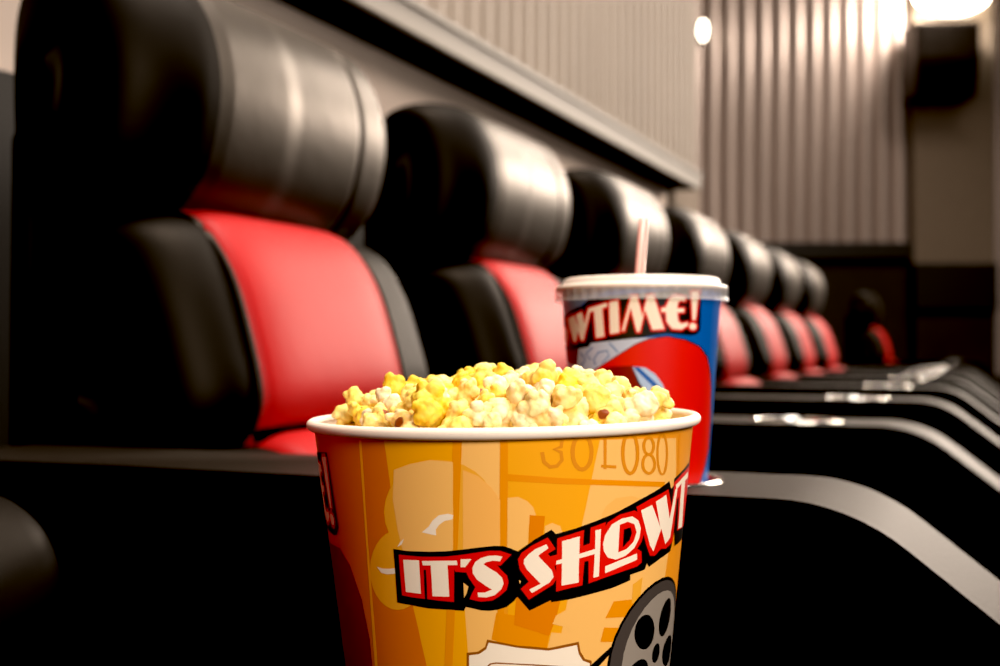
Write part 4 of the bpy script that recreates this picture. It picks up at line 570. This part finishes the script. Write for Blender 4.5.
HEAD = [(-.765, .83), (-.777, .92), (-.772, .995), (-.750, 1.034), (-.708, 1.044), (-.670, 1.030), (-.644, .993), (-.632, .945), (-.636, .895), (-.653, .848), (-.69, .815), (-.735, .812)]
BACK = [(-.77, .44), (-.775, .62), (-.765, .77), (-.735, .812), (-.68, .820), (-.640, .806), (-.612, .765), (-.592, .71), (-.580, .66), (-.590, .625), (-.612, .60), (-.625, .52), (-.64, .44), (-.70, .42)]
LUMB = [(-.64, .60), (-.60, .614), (-.560, .610), (-.530, .590), (-.515, .555), (-.512, .51), (-.52, .47), (-.56, .45), (-.62, .45), (-.645, .50)]
Y0, Y1 = .738, 1.176     # back width of the seat whose near edge is at .74
def seat(name_label):
    t = thing('cinema_seat', name_label, 'cinema seat')
    hd = closed_pad('headrest', HEAD, .752, Y1+.002, M_black_head, t, grooves=(.840, 1.092), gd=.03, puff=.05, er=.045, er2=.105, f2=.42)
    hd.data.materials.append(M_bolster_shaded)
    for p_ in hd.data.polygons:
        if p_.center.y < .838: p_.material_index = 1
    bk = closed_pad('backrest', BACK, .765, Y1, M_black, t, er=.035, er2=.065, f2=.30)
    insert_patch('red_insert', [(-.700, .8205), (-.672, .818), (-.644, .808), (-.614, .768), (-.594, .714), (-.582, .662), (-.588, .630)], .835, 1.092, M_red, bk)['label'] = 'red leather centre panel'
    for yy in (.831, 1.096):
        tube_obj('piping', catmull([(-.700, yy, .822), (-.67, yy, .820), (-.642, yy, .808), (-.611, yy, .767), (-.591, yy, .712), (-.579, yy, .66), (-.587, yy, .628)], 4, False), .0035, M_piping, bk)
    lb = closed_pad('lumbar_roll', LUMB, Y0+.028, Y1, M_black, t, er=.03)
    insert_patch('red_insert', [(-.60, .613), (-.562, .611), (-.531, .591), (-.515, .555), (-.511, .51), (-.52, .475)], .835, 1.092, M_red, lb, puff=.010)['label'] = 'red leather lower panel'
    # seat cushion, plinth, footrest
    closed_pad('seat_cushion', [(-.60, .33), (-.61, .40), (-.58, .445), (-.45, .45), (-.30, .45), (-.17, .447), (-.125, .425), (-.115, .38), (-.13, .33), (-.20, .31), (-.40, .31)], Y0+.028, Y1+.082, M_black, t)
    closed_pad('footrest', [(-.150, .12), (-.155, .20), (-.145, .29), (-.115, .305), (-.085, .28), (-.078, .20), (-.09, .12), (-.12, .10)], Y0+.03, Y1+.08, M_black, t)
    box('plinth', (-.74, -.16, Y0+.03, Y1+.03, .0, .32), M_shell, t, bevel=.01)
    box('back_shell', (-.81, -.780, .770, Y1+.06, .05, .90), M_shell, t, bevel=.015)
    for yy in (Y0+.13, Y1-.13):
        box('headrest_post', (-.715, -.690, yy-.012, yy+.012, .78, .86), M_shell, t, bevel=.003)
    return t

def dup(root, loc, label=None, group=None):
    r = root.copy(); COL.objects.link(r); r.location = loc
    if label: r['label'] = label
    if group: r['group'] = group
    for ch in list(root.children):
        c = ch.copy(); COL.objects.link(c); c.parent = r
        for g in ch.children:
            d = g.copy(); COL.objects.link(d); d.parent = c
    return r

s0 = seat('black and red cinema seat nearest the camera, mostly cut off at the left edge')
s0.location = (0, -PITCH+.006, 0); s0['group'] = 'black and red cinema seats in the row'
G_ = 'black and red cinema seats in the row'
seat_labels = {
 0: 'large black and red cinema seat directly left of the popcorn bucket, wrinkled headrest',
 1: 'black and red cinema seat seen between the popcorn bucket and the soda cup',
 2: 'cinema seat whose beige-lit headrest is right behind the drinking straw',
 3: 'cinema seat whose red back first shows just right of the soda cup',
 4: 'cinema seat second to the right of the soda cup, pink-lit lower roll',
 5: 'cinema seat third to the right of the soda cup, narrow red strip showing',
 6: 'cinema seat fourth right of the cup, last before the dark gap in the row',
 9: 'farthest cinema seat standing alone beyond the dark gap, near the far wall'}
for n, lb in seat_labels.items(): dup(s0, (0, PITCH*(n if n < 9 else 10.4), 0), lb, G_)

# ------------------------------------------------------------------ armrests
def prism(name, prof, y0, y1, m, parent, bevel=0, seg=3):
    bm = bmesh.new()
    a = [bm.verts.new((x, y0, z)) for x, z in prof]; b_ = [bm.verts.new((x, y1, z)) for x, z in prof]
    n = len(prof)
    bm.faces.new(a); bm.faces.new(list(reversed(b_)))
    ed = []
    for i in range(n):
        j = (i+1) % n
        bm.faces.new((a[i], a[j], b_[j], b_[i]))
    if bevel:
        es = [e for e in bm.edges if abs(e.verts[0].co.y-e.verts[1].co.y) < 1e-6]
        bmesh.ops.bevel(bm, geom=es, offset=bevel, segments=seg, affect='EDGES', profile=.5)
    return bm_obj(name, bm, m, parent, smooth=True)

def arm_profile(inset=0, pad=False):
    top = []
    # flat top, soft bend, slope down to the front
    top.append((-.755, .618)); top.append((-.57, .618))
    for x in (-.40, -.25, -.15): top.append((x, .618))
    for i in range(9):
        a = math.radians(38*i/8); R = .11
        top.append((-.108+R*math.sin(a), .618-R*(1-math.cos(a))))
    x1, z1 = top[-1]; dx, dz = math.cos(math.radians(38)), -math.sin(math.radians(38))
    top.append((x1+dx*.12, z1+dz*.12)); top.append((x1+dx*.26, z1+dz*.26))
    x2, z2 = top[-1]
    for i in range(1, 7):
        a = math.radians(38+52*i/6); a0 = math.radians(38); R = .08
        top.append((x2+R*(math.sin(a)-math.sin(a0)), z2-R*(math.cos(a0)-math.cos(a))))
    x3, z3 = top[-1]; top.append((x3, z3-.08))
    return top
def offset_line(pts, d):
    out = []
    for i, p in enumerate(pts):
        a = pts[max(0, i-1)]; c = pts[min(len(pts)-1, i+1)]
        tx, tz = c[0]-a[0], c[1]-a[1]; L = math.hypot(tx, tz)
        out.append((p[0]+tz/L*d, p[1]-tx/L*d))
    return out
AY0, AY1 = .636, .759
HOLE = (-.2015759, .6989188)
def flatshade_auto(o, ang=35):
    me = o.data
    for p in me.polygons: p.use_smooth = True
    me.set_sharp_from_angle(angle=math.radians(ang))

def armrest(label):
    t = thing('armrest', label, 'armrest')
    tp = arm_profile(); lo = offset_line(tp, .028)
    pad = prism('top_pad', tp+list(reversed(lo)), AY0, AY1, M_armtop, t, bevel=.006, seg=4)
    # drill the cup holder well
    cyl = bmesh.new(); bmesh.ops.create_cone(cyl, cap_ends=True, segments=64, radius1=.0470, radius2=.0470, depth=.2, matrix=Matrix.Translation((HOLE[0], HOLE[1], .60)))
    co = bm_obj('cutter', cyl, M_side)
    def drill(o):
        md = o.modifiers.new('b', 'BOOLEAN'); md.object = co; md.operation = 'DIFFERENCE'; md.solver = 'EXACT'
        dg = bpy.context.evaluated_depsgraph_get()
        me = bpy.data.meshes.new_from_object(o.evaluated_get(dg)); o.modifiers.clear(); o.data = me
        flatshade_auto(o)
    drill(pad)
    pad.data.materials.append(M_side)  # pad sides take the darker panel material to stand for their shade
    for p_ in pad.data.polygons:
        if abs(p_.normal.y) > .8: p_.material_index = 1
    q = offset_line(tp, .030)
    sp = prism('side_panel', q+[(q[-1][0], 0), (-.755, 0)], AY0+.008, AY1-.008, M_side, t)
    drill(sp)
    cmx = co; bpy.data.objects.remove(cmx)
    # seam welt along both pad edges
    for yy in (AY0+.004, AY1-.004):
        tube_obj('welt', [(x, yy, z) for x, z in offset_line(tp, .029)], .0028, M_piping, t, 6)
    v, f = lathe([(.0455, .5185), (.0455, .617), (.0460, .6190), (.0475, .6200), (.0498, .6196), (.0512, .6183)], 72)
    ch = obj('cup_holder_ring', mesh_from('cup_holder_ring', [(a[0]+HOLE[0], a[1]+HOLE[1], a[2]) for a in v[:]], f, M_chrome), t)
    ch['label'] = 'chrome cup holder ring'
    v, f = lathe([(.0455, .5185), (.0445, .5175), (.0001, .5175)], 72)
    obj('cup_holder_bottom', mesh_from('cup_holder_bottom', [(a[0]+HOLE[0], a[1]+HOLE[1], a[2]) for a in v], f, M_side), ch)
    return t
a0 = armrest('wide black armrest with sloping front holding the soda cup, nearest the camera')
AG = 'sloping black armrests between the seats'
a0['group'] = AG
arm_labels = {
 1: 'black armrest just behind the cup-holding one, chrome glints on its edge',
 2: 'third black armrest from the camera, thin bright line along its top',
 3: 'fourth black armrest from the camera, below the pink-lit seat rolls',
 4: 'fifth black armrest from the camera in the receding stack of armrests',
 5: 'sixth black armrest from the camera, sliver of sloping top',
 6: 'seventh black armrest from the camera, far along the row',
 7: 'eighth black armrest from the camera, last before the gap in the row',
 9: 'black armrest on the near side of the lone farthest seat',
 10: 'black armrest on the far side of the lone farthest seat'}
for k, lb in arm_labels.items(): dup(a0, (0, PITCH*(k if k < 9 else k+1.4), 0), lb, AG)

# ------------------------------------------------------------------ room: rear wall with ledge
XW = -1.0; YC = 4.16
FH = .70
knee = struct(box('wall_rear', (XW-.15, XW, -2.0, YC, 0, 1.272), M_knee))
struct(box('wall_rear_dark_sheet', (XW, XW+.02, -2.0, YC, 0, 1.0), M_darktrim))  # dark sheet added over the lower wall so the seat gaps stay black
# fine ribs on the upper rear wall
def ribbed(name, n, pitch, depth, z0, z1, m, origin, along, outward, prof='round', thick=.08):
    """corrugated sheet: along = unit direction of run, outward = toward the room"""
    al, ou = Vector(along), Vector(outward); o0 = Vector(origin)
    pts = []; sub = 10 if prof == 'round' else 8
    for i in range(n*sub+1):
        u = i/sub; fr = u-math.floor(u)
        if prof == 'round': d = depth*abs(math.sin(math.pi*fr))**.8
        else: d = depth*(1 if .12 < fr < .6 else (0 if fr > .72 or fr < .001 else .5))
        pts.append((u*pitch, d))
    vs, fs = [], []
    for u, d in pts:
        for z in (z0, z1): vs.append(o0+al*u+ou*d+Vector((0, 0, z)))
    for i in range(len(pts)-1): fs.append((2*i, 2*i+2, 2*i+3, 2*i+1))
    b0 = len(vs); L = pts[-1][0]
    for u in (0, L):
        for z in (z0, z1): vs.append(o0+al*u-ou*thick+Vector((0, 0, z)))
    e = 2*(len(pts)-1)
    fs += [(b0, b0+1, 1, 0), (e, e+1, b0+3, b0+2), (b0, b0+2, b0+3, b0+1)]
    me = mesh_from(name, vs, fs, m, smooth=True); me.set_sharp_from_angle(angle=math.radians(50))
    o = obj(name, me)
    return o
nr = int((YC+2.0)/.078)
struct(ribbed('wall_rear_upper', nr, .078, .04, 1.28, 4.4, M_ribwall, (XW-.02, -2.0+(YC+2.0-nr*.078), 0), (0, 1, 0), (1, 0, 0)))
struct(box('trim_ledge_face', (XW+.10, XW+.112, -2.0, 3.80, 1.231, 1.272), M_ledge))
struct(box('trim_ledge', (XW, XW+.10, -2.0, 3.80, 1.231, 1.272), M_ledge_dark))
struct(box('trim_ledge_cap', (XW-.02, XW+.118, -2.0, 3.81, 1.272, 1.284), M_ledge))
struct(box('wall_rear_end', (XW-.01, XW+.02, 3.80, YC, 1.0, 1.28), M_pillar))
struct(box('wall_rear_return', (XW-3.4, XW-.15, YC-.15, YC, 0, 4.4), M_ribwall))

# ------------------------------------------------------------------ far wall: faces the aisle, at an angle to the row
D = 8.5
def W3(X, d=0, h=0):  # X along the wall, d in front of it, h above eye line
    z = D-d
    return Vector((X*CS-z*SN, X*SN+z*CS, FH+h))
AL = (CS, SN, 0); OU = (SN, -CS, 0)
def wbox(name, X0, X1, d0, d1, h0, h1, m, parent=None, bevel=0):
    bm = bmesh.new(); vs_ = box_bm(bm, X0, X1, -d1, -d0, h0, h1)
    if bevel: bmesh.ops.bevel(bm, geom=bm.edges[:], offset=bevel, segments=3, affect='EDGES', profile=.5)
    for v_ in bm.verts: v_.co = W3(v_.co.x, -v_.co.y, v_.co.z)
    return bm_obj(name, bm, m, parent, smooth=bool(bevel))
k_ = .00739
struct(wbox('wall_far', -3.5, 7.0, -.25, -.08, -FH, 3.8, M_waint))
struct(ribbed('wall_far_panels', 37, .126, .045, FH+.776, 4.5, M_flute, W3(3.02-37*.126, .0, -FH), AL, OU))
struct(ribbed('wall_far_panels_right', 24, .126, .045, FH-.2, 4.5, M_flute, W3(3.63, .0, -FH), AL, OU))
struct(wbox('wall_far_wainscot', -3.5, 3.02, -.08, .03, -FH, .66, M_waint))
struct(wbox('trim_far', -3.5, 3.02, -.08, .07, .655, .776, M_darktrim))
struct(wbox('wall_far_pillar', 3.03, 3.62, -.08, .10, .62, 3.8, M_pillar))
struct(wbox('trim_pillar', 3.02, 3.63, -.08, .13, .28, .62, M_darktrim))
struct(wbox('wall_far_pillar_base', 3.03, 3.62, -.08, .10, -FH, .28, M_waint))

# speaker on the pillar
sp = thing('wall_speaker', 'black box loudspeaker mounted high on the brown pillar of the far wall', 'speaker')
X0, X1 = 2.93, 3.38
bm = bmesh.new()
pf = [(.14, 1.78), (.14, 2.32), (.44, 2.30), (.44, 2.02), (.36, 1.78)]
def side_prism(name, X0, X1, pf, m, parent, bev=.01):
    bm = bmesh.new()
    a = [bm.verts.new((X0, d, h)) for d, h in pf]; b_ = [bm.verts.new((X1, d, h)) for d, h in pf]
    bm.faces.new(a); bm.faces.new(list(reversed(b_)))
    for i in range(len(pf)):
        j = (i+1) % len(pf); bm.faces.new((a[i], a[j], b_[j], b_[i]))
    bmesh.ops.bevel(bm, geom=bm.edges[:], offset=bev, segments=3, affect='EDGES', profile=.5)
    for v_ in bm.verts: v_.co = W3(*v_.co)
    return bm_obj(name, bm, m, parent, smooth=False)
side_prism('cabinet', X0, X1, pf, M_box, sp)
side_prism('grille', X0+.025, X1-.025, [(.435, 2.04), (.435, 2.28), (.452, 2.28), (.452, 2.04)], M_grille, sp, .004)
side_prism('lower_grille', X0+.025, X1-.025, [(.355, 1.81), (.43, 2.01), (.445, 2.005), (.370, 1.805)], M_grille, sp, .004)
side_prism('bracket', 3.08, 3.22, [(.10, 1.96), (.10, 2.16), (.15, 2.14), (.15, 1.98)], M_metal, sp, .005)
# wall light above the speaker
wl = thing('wall_light', 'glowing wall light above the loudspeaker, washing the fluted panels', 'wall light')
side_prism('back_plate', 3.12, 3.44, [(.10, 2.42), (.10, 2.78), (.12, 2.78), (.12, 2.42)], M_metal, wl, .004)
bm = bmesh.new()
bmesh.ops.create_uvsphere(bm, u_segments=32, v_segments=16, radius=1)
for v_ in bm.verts:
    q = v_.co.copy(); v_.co = W3(3.27+q.x*.27, .20+q.y*.085, 2.55+q.z*.13)
bm_obj('lamp_shade', bm, M_lamp, wl)
# small round light at the corner
rl = thing('round_wall_light', 'small oval glowing light on the far wall beside the rear wall corner', 'wall light')
def disc(name, X, h, rx, rh, d0, d1, m, parent):
    bm = bmesh.new()
    bmesh.ops.create_cone(bm, cap_ends=True, segments=40, radius1=1, radius2=.85, depth=1)
    for v_ in bm.verts:
        q = v_.co.copy(); v_.co = W3(X+q.x*rx, d0+(q.z+.5)*(d1-d0), h+q.y*rh)
    return bm_obj(name, bm, m, parent, smooth=False)
disc('mount', 1.49, 2.33, .040, .085, .04, .09, M_metal, rl)
disc('glass', 1.49, 2.33, .032, .075, .09, .12, M_lamp2, rl)

# ------------------------------------------------------------------ rest of the room shell
def plane(name, pts, m):
    return obj(name, mesh_from(name, pts, [tuple(range(len(pts)))], m, smooth=False))
struct(box('floor', (-4.6, 7.5, -2.2, 11.5, -.12, 0), M_floor))
struct(box('ceiling', (-4.6, 7.5, -2.2, 11.5, 4.5, 4.6), M_ceil))
struct(box('wall_screen', (7.3, 7.5, -2.2, 11.5, 0, 4.5), M_screen))
struct(box('wall_near', (-1.15, 7.5, -2.35, -2.2, 0, 4.5), M_screen))

# ------------------------------------------------------------------ lights
def area(name, loc, target, size, power, col=(1, .86, .72), size_y=None):
    l = bpy.data.lights.new(name, 'AREA'); l.energy = power; l.color = col; l.size = size
    if size_y: l.shape = 'RECTANGLE'; l.size_y = size_y
    o = bpy.data.objects.new(name, l); COL.objects.link(o); o.location = loc
    o.rotation_euler = (Vector(target)-Vector(loc)).to_track_quat('-Z', 'Y').to_euler()
    return o
def point(name, loc, power, r=.1, col=(1, .84, .68)):
    l = bpy.data.lights.new(name, 'POINT'); l.energy = power; l.color = col; l.shadow_soft_size = r
    o = bpy.data.objects.new(name, l); COL.objects.link(o); o.location = loc; return o

area('key_light', (.72, -.30, 1.25), (-.25, .55, .62), .45, 22, (1, .91, .82))
area('popcorn_light', (.35, .62, 1.75), (-.2, .5, .66), .3, 2.0, (1, .93, .84))
area('seat_light', (1.5, 1.9, 2.4), (-.6, 1.6, .8), .8, 12, (1, .84, .72))
area('aisle_sheen_fill', (1.5, 6.9, 2.4), (-.6, 2.6, .9), 1.3, 250, (1, .84, .70), 1.1)  # unseen lamp added to put a sheen on the headrest fronts
area('far_sheen_fill', (.7, 7.0, 4.2), (-.4, 4.0, .8), 2.2, 200, (1, .84, .70), 1.4)  # unseen overhead lamp, added for grazing reflections on the farther seats
area('ceiling_panel', (.2, 2.6, 4.3), (-.9, 2.6, 1.0), 1.2, 70, (1, .87, .76))
area('wall_washer', (.0, .9, 3.6), (-1.0, 1.1, 1.3), .8, 95, (1, .87, .76))
pw = W3(3.05, .45, 2.55); point('wall_light_bulb', pw, 75, .08, (1, .88, .76))

w = bpy.data.worlds.new('world'); scn.world = w; w.use_nodes = True
w.node_tree.nodes['Background'].inputs[0].default_value = (.9, .8, .7, 1); w.node_tree.nodes['Background'].inputs[1].default_value = .03

# ------------------------------------------------------------------ camera
cam = bpy.data.cameras.new('camera'); co = bpy.data.objects.new('camera', cam); COL.objects.link(co)
co.location = (0, 0, FH); co.rotation_euler = (math.radians(90)+math.atan(15/1150), 0, TH)
cam.sensor_width = 22.3; cam.lens = 22.3*1.150; cam.clip_start = .01
cam.dof.use_dof = True; cam.dof.focus_distance = .475; cam.dof.aperture_fstop = 4.6; cam.dof.aperture_blades = 7
scn.camera = co
scn.view_settings.view_transform = 'Standard'
scn.view_settings.look = 'None'
scn.view_settings.exposure = 0
scn.view_settings.use_curve_mapping = True
cmap = scn.view_settings.curve_mapping
cmap.black_level = (.009, .009, .0095)
cmap.update()
